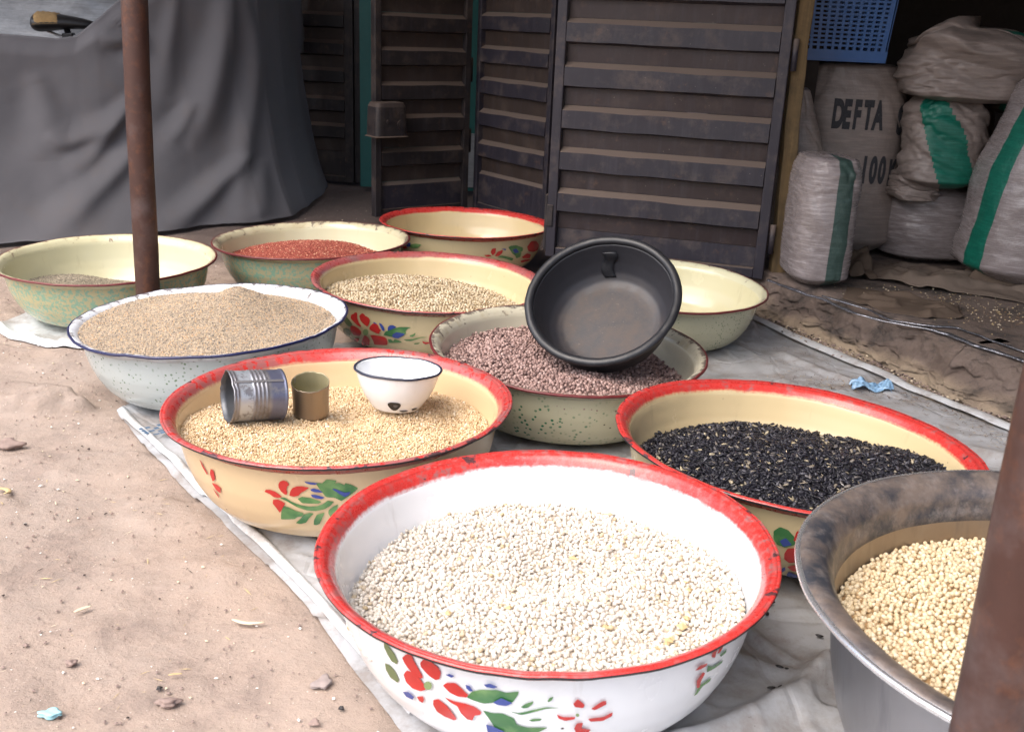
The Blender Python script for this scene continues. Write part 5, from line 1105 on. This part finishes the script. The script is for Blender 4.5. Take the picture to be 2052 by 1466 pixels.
# ------------------------------------------------------------------ grey cloth
def cloth():
    base = [(-2.75, 2.85), (-1.95, 3.36), (-1.55, 3.66), (-1.24, 3.93), (-1.05, 4.08), (-0.955, 4.22), (-0.93, 4.45), (-0.95, 5.05)]
    top = [(-2.75, 3.20), (-2.00, 3.72), (-1.62, 3.95), (-1.36, 4.13), (-1.20, 4.28), (-1.12, 4.42), (-1.09, 4.65), (-1.10, 5.12)]
    n, m = 330, 170
    Bs, _ = resample(base, n); Tp, _ = resample(top, n)
    Z1 = np.interp(Tp[:, 0], [-2.8, -2.0, -1.90, -1.74, -1.68, -1.60, -1.52, -1.36, -1.2, -0.9], [0.735, 0.715, 0.700, 0.690, 0.700, 0.775, 0.86, 0.97, 1.02, 1.05])
    s = np.linspace(0, 1.25, m)[None, :]; sf = np.clip(s, 0, 1); back = np.clip(s - 1, 0, 1)
    e = 1 - (1 - sf) ** 2.2
    X = Bs[:, :1] * (1 - e) + Tp[:, :1] * e; Y = Bs[:, 1:] * (1 - e) + Tp[:, 1:] * e; Z = Z1[:, None] * np.sin(sf * math.pi / 2 * 0.94) / math.sin(math.pi / 2 * 0.94) * 0 + Z1[:, None] * sf
    # rounded shoulder, then over the top to the back
    Y = Y + 0.5 * back + 0.03 * smooth(0.9, 1.0, s); Z = Z - 1.6 * back
    tg = np.gradient(Bs, axis=0); tg /= np.linalg.norm(tg, axis=1)[:, None]; nx, ny = tg[:, 1:2], -tg[:, :1]
    amp = [0.020, 0.019, 0.028, 0.018, 0.042, 0.026, 0.022, 0.028, 0.018, 0.020, 0.022, 0.022, 0.018, 0.012]
    wid = [0.022, 0.023, 0.030, 0.024, 0.034, 0.021, 0.022, 0.027, 0.018, 0.034, 0.017, 0.013, 0.022, 0.020]
    D = np.zeros_like(X)
    for L, a, w in zip(FOLDS, amp, wid):
        cv = [(float(x), float(z)) for x, z in resample(L, 14)[0]]
        for _ in range(2): cv = [cv[0]] + [((a_[0] + 2 * b_[0] + c_[0]) / 4, (a_[1] + 2 * b_[1] + c_[1]) / 4) for a_, b_, c_ in zip(cv, cv[1:], cv[2:])] + [cv[-1]]
        D += 1.7 * a * poly_ridge(X, Z, cv, w * 1.35)
    # loose vertical drape and creases away from the traced folds
    u = np.linspace(0, 1, n)[:, None]
    D += 0.012 * fbm(u * 9 + 0.6 * s, s * 0.8, 200, 2) * (1.1 - 0.4 * sf) + 0.006 * fbm(X * 3.5 + Z, Z * 1.3, 210, 2) + 0.0010 * fbm(X * 22, Z * 22, 220, 2)
    hang = smooth(0.0, 0.35, 1 - sf); D += 0.013 * hang * fbm(u * 15, s * 0.4, 230, 1)
    D *= smooth(1.12, 0.95, s)
    X = X + nx * D; Y = Y + ny * D
    Z = np.maximum(Z, 0.004 + 0.004 * fbm(X * 20, Y * 20, 240))
    v = np.stack([X, Y, Z + 0.004], -1).reshape(-1, 3)
    o = mesh('cloth_cover', v, grid_faces(n, m), M_['cloth'])
    so = o.modifiers.new('s', 'SOLIDIFY'); so.thickness = 0.003
    tag(o, 'large grey cotton sheet draped in folds over something stored by the wall', 'cloth')
cloth()

def saddle():
    t = empty('bicycle_saddle', (-1.765, 4.02, 0.722), (0, math.radians(-5), math.radians(10))); t.scale = (0.9, 0.9, 0.9); tag(t, 'torn black bicycle saddle poking out above the grey cloth', 'saddle')
    n, k = 26, 20; V = []; mi = []
    for i in range(n):
        q = i / (n - 1); x = -0.115 + 0.27 * q
        w = 0.078 * (1 - q) ** 0.9 + 0.022; w *= math.sqrt(max(0.02, 1 - (2 * q - 1) ** 8)); h = (0.034 * (1 - q) + 0.017) * math.sqrt(max(0.02, 1 - (2 * q - 1) ** 8))
        zc = 0.018 + 0.012 * math.sin(q * 3.1) - 0.012 * q + (0.012 * (1 - q) ** 2)
        for j in range(k):
            a = 2 * math.pi * j / k; V.append((x, w * math.cos(a), zc + h * math.sin(a) * (1.0 if math.sin(a) > 0 else 0.75)))
    f = grid_faces(n, k, True) + [tuple(range(k)), tuple((n - 1) * k + j for j in reversed(range(k)))]
    mesh('cover', V, f, M_['saddle'], t)
    V2 = []; 
    for i in range(2, 12):
        for j in range(3, 11):
            x, y, z = V[i * k + j]; jt = 0.0045 + 0.0015 * math.sin(i * 3.1 + j * 2.3); edge = (i in (2, 11) or j in (3, 10)); V2.append((x + 0.002 * math.sin(j * 5), y, z + (jt if not edge else -0.002)))
    mesh('torn_foam', V2, grid_faces(10, 8), M_['foam'], t)
    mb = MB(); mb.tube([(0.02, 0, 0.005), (0.028, 0, -0.07), (0.04, 0, -0.30)], 0.013, 12); mb.build('seat_post', M_['edge_black'], t, True)
    mb = MB(); mb.tube([(-0.06, 0.02, 0.0), (0.0, 0.02, -0.028), (0.06, 0.015, -0.026), (0.12, 0.006, 0.0)], 0.0035, 8); mb.build('rail', M_['tin'], t, True)
    mb = MB(); mb.tube([(-0.06, -0.02, 0.0), (0.0, -0.02, -0.028), (0.06, -0.015, -0.026), (0.12, -0.006, 0.0)], 0.0035, 8); mb.build('rail', M_['tin'], t, True)
    mb = MB(); mb.box(0.0, 0.045, -0.026, 0.026, -0.045, -0.012); bevel(mb.build('clamp', M_['edge_black'], t), 0.005)
M_['saddle'] = simple('cracked_black_vinyl', (0.012, 0.012, 0.013), 0.4, bump=0.4, bscale=60, bdist=0.002)
M_['foam'] = simple('old_foam', (0.26, 0.17, 0.075), 0.95, var=0.35, scale=60, bump=0.6, bscale=90, bdist=0.004)
saddle()

# ------------------------------------------------------------------ sacks
def sack(name, label, c, rx, ry, h, mat, seed, lean=(0, 0), stripe=None, smat='sack_green', lump=0.05, top=0.55, crumple=0.0, rot=0.0, power=0.75, group='sacks stacked in the shop', fold=0.0, stripe_slope=0.0, belly=0.06, taper=0.80):
    n, k = 84, 120; V = []; mi = []; th = np.linspace(0, 2 * np.pi, k, endpoint=False)
    cs, sn = np.cos(th), np.sin(th); sx = np.sign(cs) * np.abs(cs) ** power; sy = np.sign(sn) * np.abs(sn) ** power
    for i in range(n):
        q = i / (n - 1)
        prof = min(1.0, (q / 0.10 + 1e-3) ** 0.42) * (1 + belly * math.sin(q * math.pi)) * (1 - (1 - top) * smooth(taper, 1.0, q))
        if q > 0.975: prof *= math.sqrt(max(0.0, 1 - ((q - 0.975) / 0.025) ** 2)) * 0.999 + 0.001
        if q < 0.03: prof *= math.sqrt(max(1e-4, 1 - ((0.03 - q) / 0.03) ** 2))
        z = h * q
        nz = fbm(th * 0 + q * 4 + 3 + cs * 0.9, sn * 0.9 + seed, 300 + seed, 3); nf = fbm(cs * 4 + q * 9, sn * 4 + q * 3, 320 + seed, 4)
        hr = np.abs(fbm(cs * 1.6 + q * 2, q * 6 + sn * 0.8, 340 + seed, 3))
        r = prof * (1 + lump * nz * 1.6 + 0.012 * nf - (0.04 + crumple) * np.clip(0.25 - hr, 0, 1) / 0.25 * (0.35 + smooth(0.6, 1, q)))
        zz = z + fold * fbm(cs * 1.5 + 4, sn * 1.5 + seed, 360 + seed, 2) * smooth(0.4, 1, q) * h
        lx, ly = lean[0] * q ** 1.3, lean[1] * q ** 1.3
        V += list(zip((rx * r * sx + lx).tolist(), (ry * r * sy + ly).tolist(), (zz + np.zeros(k)).tolist()))
    f = grid_faces(n, k, True) + [tuple(reversed(range(k))), tuple((n - 1) * k + j for j in range(k))]
    if stripe is not None:
        a0, a1 = stripe
        for i in range(n - 1):
            for j in range(k):
                a = (math.degrees(th[j]) + stripe_slope * (i / n) + 360) % 360; mi.append(1 if a0 <= a <= a1 else 0)
        mi += [0, 0]
    else: mi = [0] * len(f)
    o = mesh(name, V, f, [M_[mat], M_[smat]], None, True, mi, loc=c); o.rotation_euler = (0, 0, rot)
    tag(o, label, 'sack', group); return o
F0 = 0.114
sack('grain_sack', 'full white woven sack with dull green stripe, next to the wooden post', (0.892, 2.985, F0), 0.087, 0.130, 0.385, 'sack_white', 1, stripe=(268, 292), smat='sack_dull', top=0.86, lump=0.035, power=0.7, taper=0.88)
sack('grain_sack', 'brown sack standing behind the post, above the dull green striped one', (0.880, 3.215, F0), 0.092, 0.070, 0.56, 'sack', 2, top=0.60, lump=0.06, belly=0.08, taper=0.6, crumple=0.05, lean=(-0.055, 0.02))
SK = sack('grain_sack', 'tall upright sack printed DEFTA and 100 KG, carrying the blue basket', (1.100, 3.44, F0), 0.172, 0.120, 0.635, 'sack', 3, top=0.80, lump=0.012, power=0.8, belly=0.03, lean=(-0.03, 0))
sack('grain_sack', 'big white woven sack with bright green stripe leaning at the right edge', (1.60, 3.06, F0), 0.250, 0.19, 0.74, 'sack_white', 4, lean=(0.16, 0.0), stripe=(184, 205), top=0.55, lump=0.03, belly=0.10)
sack('grain_sack', 'squat white sack on the floor between printed sack and big striped sack', (1.385, 3.42, F0), 0.150, 0.14, 0.285, 'sack_white', 5, top=0.55, lump=0.03)
sack('grain_sack', 'crumpled half empty sack with green band, slumped in the middle of the pile', (1.335, 3.26, 0.375), 0.118, 0.090, 0.30, 'sack', 6, stripe=(262, 308), lump=0.11, crumple=0.10, top=0.6, fold=0.08, stripe_slope=55, lean=(-0.015, 0.03))
sack('grain_sack', 'loose slack sack with a green corner lying on top of the pile', (1.385, 3.28, 0.640), 0.205, 0.15, 0.225, 'sack', 7, stripe=(296, 330), lump=0.11, crumple=0.10, top=0.62, fold=0.20, stripe_slope=-40, rot=-0.10)
sack('grain_sack', 'small rumpled printed sack squeezed beside the printed sack', (1.275, 3.30, 0.325), 0.065, 0.07, 0.115, 'sack', 8, lump=0.18, crumple=0.15, top=0.5, fold=0.2)
sack('grain_sack', 'dark green edged sack end at the top right corner of the shop', (1.62, 3.35, 0.60), 0.13, 0.13, 0.26, 'sack_brown', 9, stripe=(200, 250), lump=0.1, top=0.5, crumple=0.1)
sack('grain_sack', 'brown sack in the gloom behind the pile, right of the printed sack', (1.42, 3.75, F0), 0.24, 0.17, 0.62, 'sack_brown', 10, lump=0.06, top=0.6)
bl = sack('woven_bale', 'pale woven plastic bale with teal stripe behind the cloth and saddle', (-1.98, 4.62, 0.0), 0.52, 0.30, 1.30, 'bale', 11, stripe=(304, 310), smat='sack_green', lump=0.05, crumple=0.10, top=0.7)
bl['category'] = 'bale'; del bl['group']

def sack_text(body, size, sx, wx, wz, name='print'):
    cu = bpy.data.curves.new('t', 'FONT'); cu.body = body; cu.size = size; cu.offset = size * 0.055
    to = bpy.data.objects.new('t', cu); col.objects.link(to); dg = bpy.context.evaluated_depsgraph_get(); me0 = to.evaluated_get(dg).to_mesh()
    import bmesh
    bm = bmesh.new(); bm.from_mesh(me0); bmesh.ops.triangulate(bm, faces=bm.faces[:])
    for _ in range(3):
        es = [e for e in bm.edges if e.calc_length() > 0.012]
        if not es: break
        bmesh.ops.subdivide_edges(bm, edges=es, cuts=1); bmesh.ops.triangulate(bm, faces=bm.faces[:])
    bpy.data.objects.remove(to)
    from mathutils.bvhtree import BVHTree
    bv = BVHTree.FromPolygons([v.co.copy() for v in SK.data.vertices], [tuple(p.vertices) for p in SK.data.polygons])
    bm.verts.index_update(); V = []
    for v in bm.verts:
        x = wx + v.co.x * sx; z = wz + v.co.y
        hit = bv.ray_cast(Vector((x - 1.100, -1.0, z - F0)), Vector((0, 1, 0)))
        y = hit[0].y - 0.0022 if hit[0] is not None else 0.0
        V.append((x - 1.100, y, z - F0) if hit[0] is not None else None)
    F = [tuple(v.index for v in f.verts) for f in bm.faces if all(V[v.index] is not None for v in f.verts)]
    V = [q or (0, 0, 0) for q in V]; bm.free()
    mesh(name, V, F, M_['ink'], SK)
def sack_word(word, size, sx, wx, wz, step):
    for i, ch in enumerate(word): sack_text(ch, size, sx, wx + i * step, wz, 'letter')
sack_word('DEFTA', 0.118, 0.40, 0.988, 0.548, 0.0325); sack_word('S', 0.118, 0.50, 1.203, 0.535, 0.038); sack_word('100', 0.112, 0.42, 1.101, 0.378, 0.0300); sack_word('KG', 0.105, 0.42, 1.197, 0.374, 0.031)

def basket():
    t = empty('plastic_basket', (0.985, 3.38, 0.748), (0, 0, math.radians(-2))); tag(t, 'blue plastic lattice basket standing on the printed sack', 'basket')
    W, D, Hh = 0.134, 0.090, 0.26
    def wall(a, b):  # lattice between plan corners a,b
        mb = MB(); A = Vector((*a, 0)); B = Vector((*b, 0)); L = (B - A).length; d = (B - A) / L; nrm = Vector((-d.y, d.x, 0))
        def bar(x0, x1, z0, z1, th=0.0028):
            k = 1 + 0.10 * 0
            vs = []
            for x in (x0, x1):
                for yy in (-th / 2, th / 2):
                    for z in (z0, z1):
                        f = 1 + 0.12 * z / Hh
                        p = A + d * x; p = p * f; p = p + nrm * yy; vs.append((p.x, p.y, z))
            mb.add(vs, [(0, 1, 3, 2), (4, 6, 7, 5), (0, 4, 5, 1), (2, 3, 7, 6), (0, 2, 6, 4), (1, 5, 7, 3)])
        bar(0, L, 0, 0.034); bar(0, L, Hh - 0.03, Hh, 0.006)
        nc = max(6, int(L / 0.0235)); m0 = 0.014
        for i in range(nc + 1):
            x = m0 + (L - 2 * m0) * i / nc; w = 0.0085 if 0 < i < nc else 0.014
            bar(max(0, x - w / 2), min(L, x + w / 2), 0.034, Hh - 0.03)
        nr_ = 15
        for i in range(1, nr_):
            z = 0.034 + (Hh - 0.064) * i / nr_; bar(m0, L - m0, z - 0.0032, z + 0.0032, 0.0022)
        mb.build('side', M_['basket'], t)
    c = [(-W, -D), (W, -D), (W, D), (-W, D)]
    for i in range(4): wall(c[i], c[(i + 1) % 4])
    mb = MB(); mb.box(-W + .002, W - .002, -D + .002, D - .002, 0.001, 0.005); mb.build('bottom', M_['basket'], t)
    mb = MB()
    k = 1.12
    mb.tube([(-W * k, -D * k, Hh), (W * k, -D * k, Hh), (W * k, D * k, Hh), (-W * k, D * k, Hh), (-W * k, -D * k, Hh)], 0.006, 8); mb.build('rim', M_['basket'], t, True)
basket()

def rag(label, pts, mat, seed, amp=0.02, z0=F0 + 0.004):
    """crumpled cloth patch spanned between a front and a back polyline"""
    a, b = pts; n, m = 70, 40; A, _ = resample(a, n); B, _ = resample(b, n); s = np.linspace(0, 1, m)[None, :]
    X = A[:, :1] * (1 - s) + B[:, :1] * s; Y = A[:, 1:] * (1 - s) + B[:, 1:] * s
    X = X + 0.012 * fbm(X * 14, Y * 14, seed); Y = Y + 0.012 * fbm(X * 14, Y * 14, seed + 5)
    rg = np.abs(fbm(X * 7 + Y * 3, Y * 9, seed + 9, 3)); z = z0 + amp * (0.5 + 0.9 * fbm(X * 6, Y * 6, seed + 2, 3)).clip(0, 2) + amp * 0.9 * np.clip(0.2 - rg, 0, 1) / 0.2
    ed = np.minimum.reduce([s * np.ones_like(X), 1 - s * np.ones_like(X), np.linspace(0, 1, n)[:, None] * np.ones_like(X), 1 - np.linspace(0, 1, n)[:, None] * np.ones_like(X)])
    z = z0 + (z - z0) * (0.35 + 0.65 * smooth(0, 0.12, ed))
    o = mesh('rag', np.stack([X, Y, z], -1).reshape(-1, 3), grid_faces(n, m), M_[mat]); so = o.modifiers.new('s', 'SOLIDIFY'); so.thickness = 0.002
    tag(o, label, 'rag', 'rags on the shop floor')
rag('pale burlap rag stretched across the shop floor in front of the sacks', ([(1.10, 3.02), (1.20, 2.93), (1.33, 2.90), (1.50, 2.80), (1.68, 2.72)], [(1.12, 3.27), (1.25, 3.24), (1.38, 3.12), (1.50, 2.96), (1.72, 2.86)]), 'burlap2', 401, 0.026)
rag('rounded brown burlap bundle between the post sack and the pale rag', ([(1.005, 3.03), (1.05, 3.00), (1.11, 3.02)], [(1.01, 3.22), (1.07, 3.25), (1.12, 3.22)]), 'burlap', 411, 0.060)
rag('flat dirty rag lying near the doorstep edge', ([(0.925, 2.78), (1.00, 2.66), (1.10, 2.60), (1.20, 2.62)], [(0.985, 2.93), (1.08, 2.88), (1.16, 2.80), (1.24, 2.74)]), 'burlap', 421, 0.016)
rag('small dark scrap of sacking under the pale rag near the right sack', ([(1.36, 2.99), (1.45, 2.95), (1.55, 2.93)], [(1.38, 3.08), (1.48, 3.06), (1.60, 2.99)]), 'burlap', 431, 0.05)

# shiny strips of film trodden along the step
def film(label, line, w, seed):
    P, t = resample(line, 160); mb = MB(); pts = []
    for i in range(160):
        pts.append((P[i, 0] + 0.004 * float(fbm(t[i] * 18, 2.0, seed)), P[i, 1] + 0.006 * float(fbm(t[i] * 14, 7.0, seed)), 0.1225 + 0.002 + 0.004 * abs(float(fbm(t[i] * 9, 1.0, seed + 3)))))
    r = [w * (0.7 + 0.6 * float(vnoise(t[i] * 30, seed))) for i in range(160)]
    mb.tube(pts, r, 8, squash=0.55); tag(mb.build('plastic_strip', M_['foil'], None, True), label, 'plastic strip', 'shiny plastic strips along the doorstep')
film('longer twisted strip of shiny black plastic along the doorstep edge', [(0.752, 2.94), (0.81, 2.82), (0.867, 2.72), (0.91, 2.60), (0.967, 2.545), (1.05, 2.49), (1.094, 2.44), (1.12, 2.362), (1.157, 2.308), (1.20, 2.235), (1.27, 2.10)], 0.0068, 501)
film('thinner shiny plastic strip lying further inside the doorstep', [(0.869, 2.78), (0.958, 2.655), (0.986, 2.55), (1.069, 2.52), (1.146, 2.505), (1.182, 2.40), (1.224, 2.317), (1.33, 2.20)], 0.0046, 511)

# ------------------------------------------------------------------ small things and litter
M_['greystone'] = simple('grey_stone', (0.30, 0.25, 0.235), 0.9, var=0.3, scale=60)
def chunk(n=2, sx=1, sy=1, sz=0.7, seed=0, rough=0.35):
    import bmesh
    bm = bmesh.new(); bmesh.ops.create_icosphere(bm, subdivisions=n, radius=0.5); r = random.Random(seed)
    ph = [r.uniform(0, 6) for _ in range(6)]
    for v in bm.verts:
        k = 1 + rough * (math.sin(v.co.x * 7 + ph[0]) * math.sin(v.co.y * 8 + ph[1]) + 0.5 * math.sin(v.co.z * 13 + ph[2])) ; v.co *= k; v.co.x *= sx; v.co.y *= sy; v.co.z *= sz
    me = bpy.data.meshes.new('stone'); bm.to_mesh(me); bm.free(); me.polygons.foreach_set('use_smooth', [True] * len(me.polygons)); return me
def stone(x, y, s, label, mat, seed, name='stone', cat='stone', fl=0.6, rz=0.0, group='loose stones on the dirt', rough=0.35):
    me = chunk(4 if rough < 0.3 else 3, s[0], s[1], s[0] * fl, seed, rough); me.materials.append(M_[mat]); o = bpy.data.objects.new(name, me); o.location = (x, y, gfast(x, y) + s[0] * fl * 0.22); o.rotation_euler = (0, 0, rz); link(o); tag(o, label, cat, group)
stone(-0.548, 1.028, (0.024, 0.014), 'pale blue flat stone chip at the bottom left', 'bluestone', 1, fl=0.35, rz=0.1)
stone(-0.566, 1.130, (0.014, 0.011), 'round brown pebble just above the blue chip', 'stone', 2)
stone(-0.411, 1.054, (0.026, 0.016), 'low reddish clod in the dirt, right of the pale blue chip', 'stone', 3, fl=0.4, rz=0.2)
stone(-0.224, 1.033, (0.012, 0.010), 'brown pebble close to the sheet edge, bottom of the picture', 'stone', 4)
stone(-0.228, 1.110, (0.022, 0.030), 'flat grey stone half buried by the sheet edge', 'greystone', 5, fl=0.25, rz=-0.5)
stone(-0.432, 1.082, (0.007, 0.007), 'tiny black pebble in the middle of the dirt', 'edge_black', 6)
stone(-0.196, 1.062, (0.007, 0.006), 'black pebble beside the sheet, lower right of the dirt', 'edge_black', 7)
stone(-0.975, 1.80, (0.050, 0.030), 'grey brown stone half sunk near the left edge', 'stone', 8, fl=0.4, rz=0.3)
def seeds_on_sheet():
    me = None
    spots = [(0.407, 1.332, 0.2, 'above the seam fold'), (0.393, 1.300, 1.2, ''), (0.456, 1.249, -0.4, ''), (0.471, 1.222, 0.1, ''), (0.381, 1.173, -0.5, ''), (0.392, 1.168, -0.6, ''), (0.359, 1.125, 0.1, ''), (0.371, 1.127, 0.8, ''), (0.487, 1.19, -0.2, '')]
    lab = ['dropped black seed nearest the red basin flowers at top of the sheet gap', 'dropped black seed under the red rim of the white basin', 'dropped black seed half way to the steel basin', 'dropped black seed close by the steel basin wall', 'left one of two dropped seeds end to end on the sheet', 'right one of two dropped seeds end to end on the sheet', 'lone dropped seed at lower left of the sheet gap', 'tilted dropped seed beside the lower left one', 'dropped seed touching the steel basin near the seam ridge']
    for (x, y, a, _), L in zip(spots, lab):
        if me is None:
            me = chunk(2, 0.0115, 0.0055, 0.004, 3, 0.1); me.materials.append(M_['edge_black'])
        o = bpy.data.objects.new('sunflower_seed', me); o.location = (x, y, gfast(x, y) * 0.7 + 0.0135); o.rotation_euler = (0, 0, a); link(o); tag(o, L, 'seed', 'seeds dropped on the sheet')
seeds_on_sheet()

def litter(name, label, n, area, size, mats, seed, zf, shape='bit', weights=None):
    """many tiny solid bits joined into one object"""
    r = np.random.default_rng(seed); V = []; F = []; mi = []
    for i in range(n):
        x, y = area(r); s = size(r); a = r.uniform(0, 6.28); k = len(V); z = zf(x, y)
        ln, wd, hh = (s, s * r.uniform(.5, .9), s * r.uniform(.35, .6)) if shape == 'bit' else (s, s * r.uniform(.06, .14), s * 0.05)
        ca, sa = math.cos(a), math.sin(a); tilt = r.uniform(-0.2, 0.2) * ln
        for px, py, pz in ((-.5, 0, 0), (0, -.5, .1), (.5, .05, 0), (.05, .5, .1), (0, 0, .6), (0, 0, -.5)):
            px += r.uniform(-.1, .1); V.append((x + ca * px * ln - sa * py * wd, y + sa * px * ln + ca * py * wd, z + hh * (pz + .35) + px * tilt * (shape != 'bit')))
        F += [(k, k + 1, k + 4), (k + 1, k + 2, k + 4), (k + 2, k + 3, k + 4), (k + 3, k, k + 4), (k + 1, k, k + 5), (k + 2, k + 1, k + 5), (k + 3, k + 2, k + 5), (k, k + 3, k + 5)]
        m = int(r.choice(len(mats), p=weights)); mi += [m] * 8
    o = mesh(name, V, F, [M_[m] for m in mats], None, False, mi); tag(o, label, 'litter', None, 'stuff'); return o
M_['darkbit'] = simple('dark_bits', (0.05, 0.035, 0.03), 0.9); M_['husk'] = simple('pale_husk', (0.62, 0.52, 0.38), 0.8); M_['whitebit'] = simple('white_bits', (0.72, 0.70, 0.66), 0.7); M_['chaff'] = simple('brown_chaff', (0.16, 0.10, 0.06), 0.9, var=0.4)
gz = lambda x, y: gfast(x, y) - 0.002
def left_dirt(r):
    while True:
        x = r.uniform(-1.9, 0.0); y = r.uniform(0.75, 3.4)
        ex = np.interp(y, [0.35, 1.017, 1.30, 1.47, 1.745, 1.99, 2.5], [-0.02, -.111, -.299, -.434, -.66, -.838, -.95])
        if x < ex - 0.01: return x, y
litter('dirt_pebbles', 'tiny pebbles and crumbs scattered over the dirt', 9000, left_dirt, lambda r: 0.0016 + 0.0065 * r.random() ** 4, ['stone', 'darkbit', 'whitebit', 'husk'], 1, gz, weights=[0.62, 0.16, 0.12, 0.10])
litter('dirt_straws', 'bits of straw and husk scattered over the dirt', 900, left_dirt, lambda r: 0.006 + 0.016 * r.random() ** 3, ['straw', 'husk', 'darkbit'], 2, gz, 'sliver', [0.5, 0.2, 0.3])
def on_line(line, w):
    P, t = resample(line, 200)
    def f(r): i = r.integers(0, 200); return P[i, 0] + r.normal() * w, P[i, 1] + r.normal() * w
    return f
sz = lambda x, y: gfast(x, y) * 0.7 + 0.012
litter('chaff', 'brown husks and straw gathered on the sheet behind the sunflower basin', 900, on_line([(0.70, 2.35), (0.86, 2.34), (0.94, 2.30), (1.02, 2.16), (1.10, 2.0), (1.12, 1.9)], 0.035), lambda r: 0.006 + 0.012 * r.random(), ['chaff', 'straw', 'darkbit'], 3, sz, 'sliver', [0.55, 0.2, 0.25])
litter('chaff', 'thin husks along the sheet behind the black bowl', 420, on_line([(0.62, 2.25), (0.70, 2.50), (0.80, 2.55), (0.72, 2.75)], 0.05), lambda r: 0.004 + 0.009 * r.random(), ['chaff', 'straw', 'darkbit'], 4, sz, 'sliver', [0.6, 0.15, 0.25])
litter('spilled_grain', 'yellow grains spilled over the shop floor by the rags', 550, on_line([(1.08, 2.85), (1.20, 2.80), (1.35, 2.78), (1.45, 2.60), (1.20, 2.62)], 0.075), lambda r: 0.003 + 0.005 * r.random(), ['husk', 'straw', 'chaff'], 5, lambda x, y: F0 + 0.008, 'bit', [0.25, 0.35, 0.4])
litter('floor_debris', 'dusty bits on the dark ground between cloth and doors', 500, lambda r: (r.uniform(-1.0, 0.1), r.uniform(3.0, 4.6)), lambda r: 0.003 + 0.007 * r.random() ** 3, ['stone', 'darkbit', 'husk'], 6, gz, weights=[0.5, 0.35, 0.15])
litter('step_crumbs', 'crumbled concrete and earth at the foot of the doorstep', 900, on_line([(0.70, 3.0), (0.78, 2.86), (0.86, 2.70), (0.95, 2.52), (1.02, 2.34), (1.14, 2.15)], 0.016), lambda r: 0.003 + 0.009 * r.random() ** 2, ['stone', 'husk', 'darkbit'], 7, lambda x, y: 0.012, weights=[0.6, 0.15, 0.25])

def sliver(label, x0, y0, x1, y1, w, mat, name='straw', cat='straw', z=0.003, bend=0.1):
    mb = MB(); pts = []; n = 8; L = math.hypot(x1 - x0, y1 - y0)
    for i in range(n):
        q = i / (n - 1); o = bend * L * math.sin(q * math.pi); x = x0 + (x1 - x0) * q - (y1 - y0) / L * o; y = y0 + (y1 - y0) * q + (x1 - x0) / L * o
        pts.append((x, y, gfast(x, y) + z + w * 0.4))
    mb.tube(pts, [w * (0.4 + 0.8 * math.sin((0.1 + 0.85 * i / (n - 1)) * math.pi)) for i in range(n)], 8, squash=0.45)
    tag(mb.build(name, M_[mat], None, True), label, cat, 'bits of straw on the dirt')
sliver('long pale split straw lying on the dirt near the sheet', -0.383, 1.243, -0.335, 1.236, 0.0030, 'husk', bend=-0.12)
sliver('short broad pale straw on the dirt at the left', -0.610, 1.245, -0.592, 1.262, 0.0030, 'husk')
sliver('short yellow twig in the lower middle of the dirt', -0.428, 1.075+0.03, -0.412, 1.081+0.03, 0.0016, 'straw')
sliver('dry brown stalk at the left edge of the dirt', -0.905, 1.62, -0.870, 1.575, 0.0040, 'straw', bend=0.2)
# torn bit of blue film behind the sunflower basin
def blue_scrap():
    n = 26; u, v = np.meshgrid(np.linspace(-1, 1, n), np.linspace(-1, 1, n), indexing='ij')
    x = 0.050 * u; y = 0.026 * v; z = 0.007 + 0.012 * np.abs(fbm(u * 2.4, v * 2.4, 601, 3)) * 2 + 0.022 * np.exp(-((u - 0.75) / 0.22) ** 2) + 0.014 * np.exp(-((u + 0.5) / 0.3) ** 2)
    x = x + 0.008 * fbm(u * 3, v * 3, 603); y = y + 0.010 * fbm(u * 3, v * 3, 605)
    o = mesh('plastic_scrap', np.stack([x, y, z * (1 - 0.5 * np.abs(v))], -1).reshape(-1, 3), grid_faces(n, n), M_['film'], loc=(0.88, 2.335, 0.006)); o.rotation_euler = (0, 0, -0.2)
    tag(o, 'crumpled bit of blue plastic film behind the sunflower seed basin', 'plastic scrap')
blue_scrap()

# dry pod pieces among the beans, and a crack line on the leftmost basin
litter('bean_pods', 'broken yellow pod pieces lying among the white beans', 60, lambda r: (0.0546 + 0.19 * math.cos(a := r.uniform(-1.4, 0.2)) , 1.166 + 0.19 * math.sin(a)) if r.random() < 0.6 else (0.05 + r.uniform(-.17, .17), 1.16 + r.uniform(-.17, .17)),
       lambda r: 0.007 + 0.011 * r.random(), ['straw', 'husk'], 8, lambda x, y: 0.1215, 'bit', [0.6, 0.4])
litter('husks', 'pale husks and chips scattered over the black seeds', 70, lambda r: (0.49 + r.normal() * 0.10, 1.57 + r.normal() * 0.08), lambda r: 0.007 + 0.009 * r.random(), ['husk', 'whitebit', 'straw'], 9, lambda x, y: 0.1235 - 0.045 * (x - 0.49), 'sliver', [0.5, 0.2, 0.3])
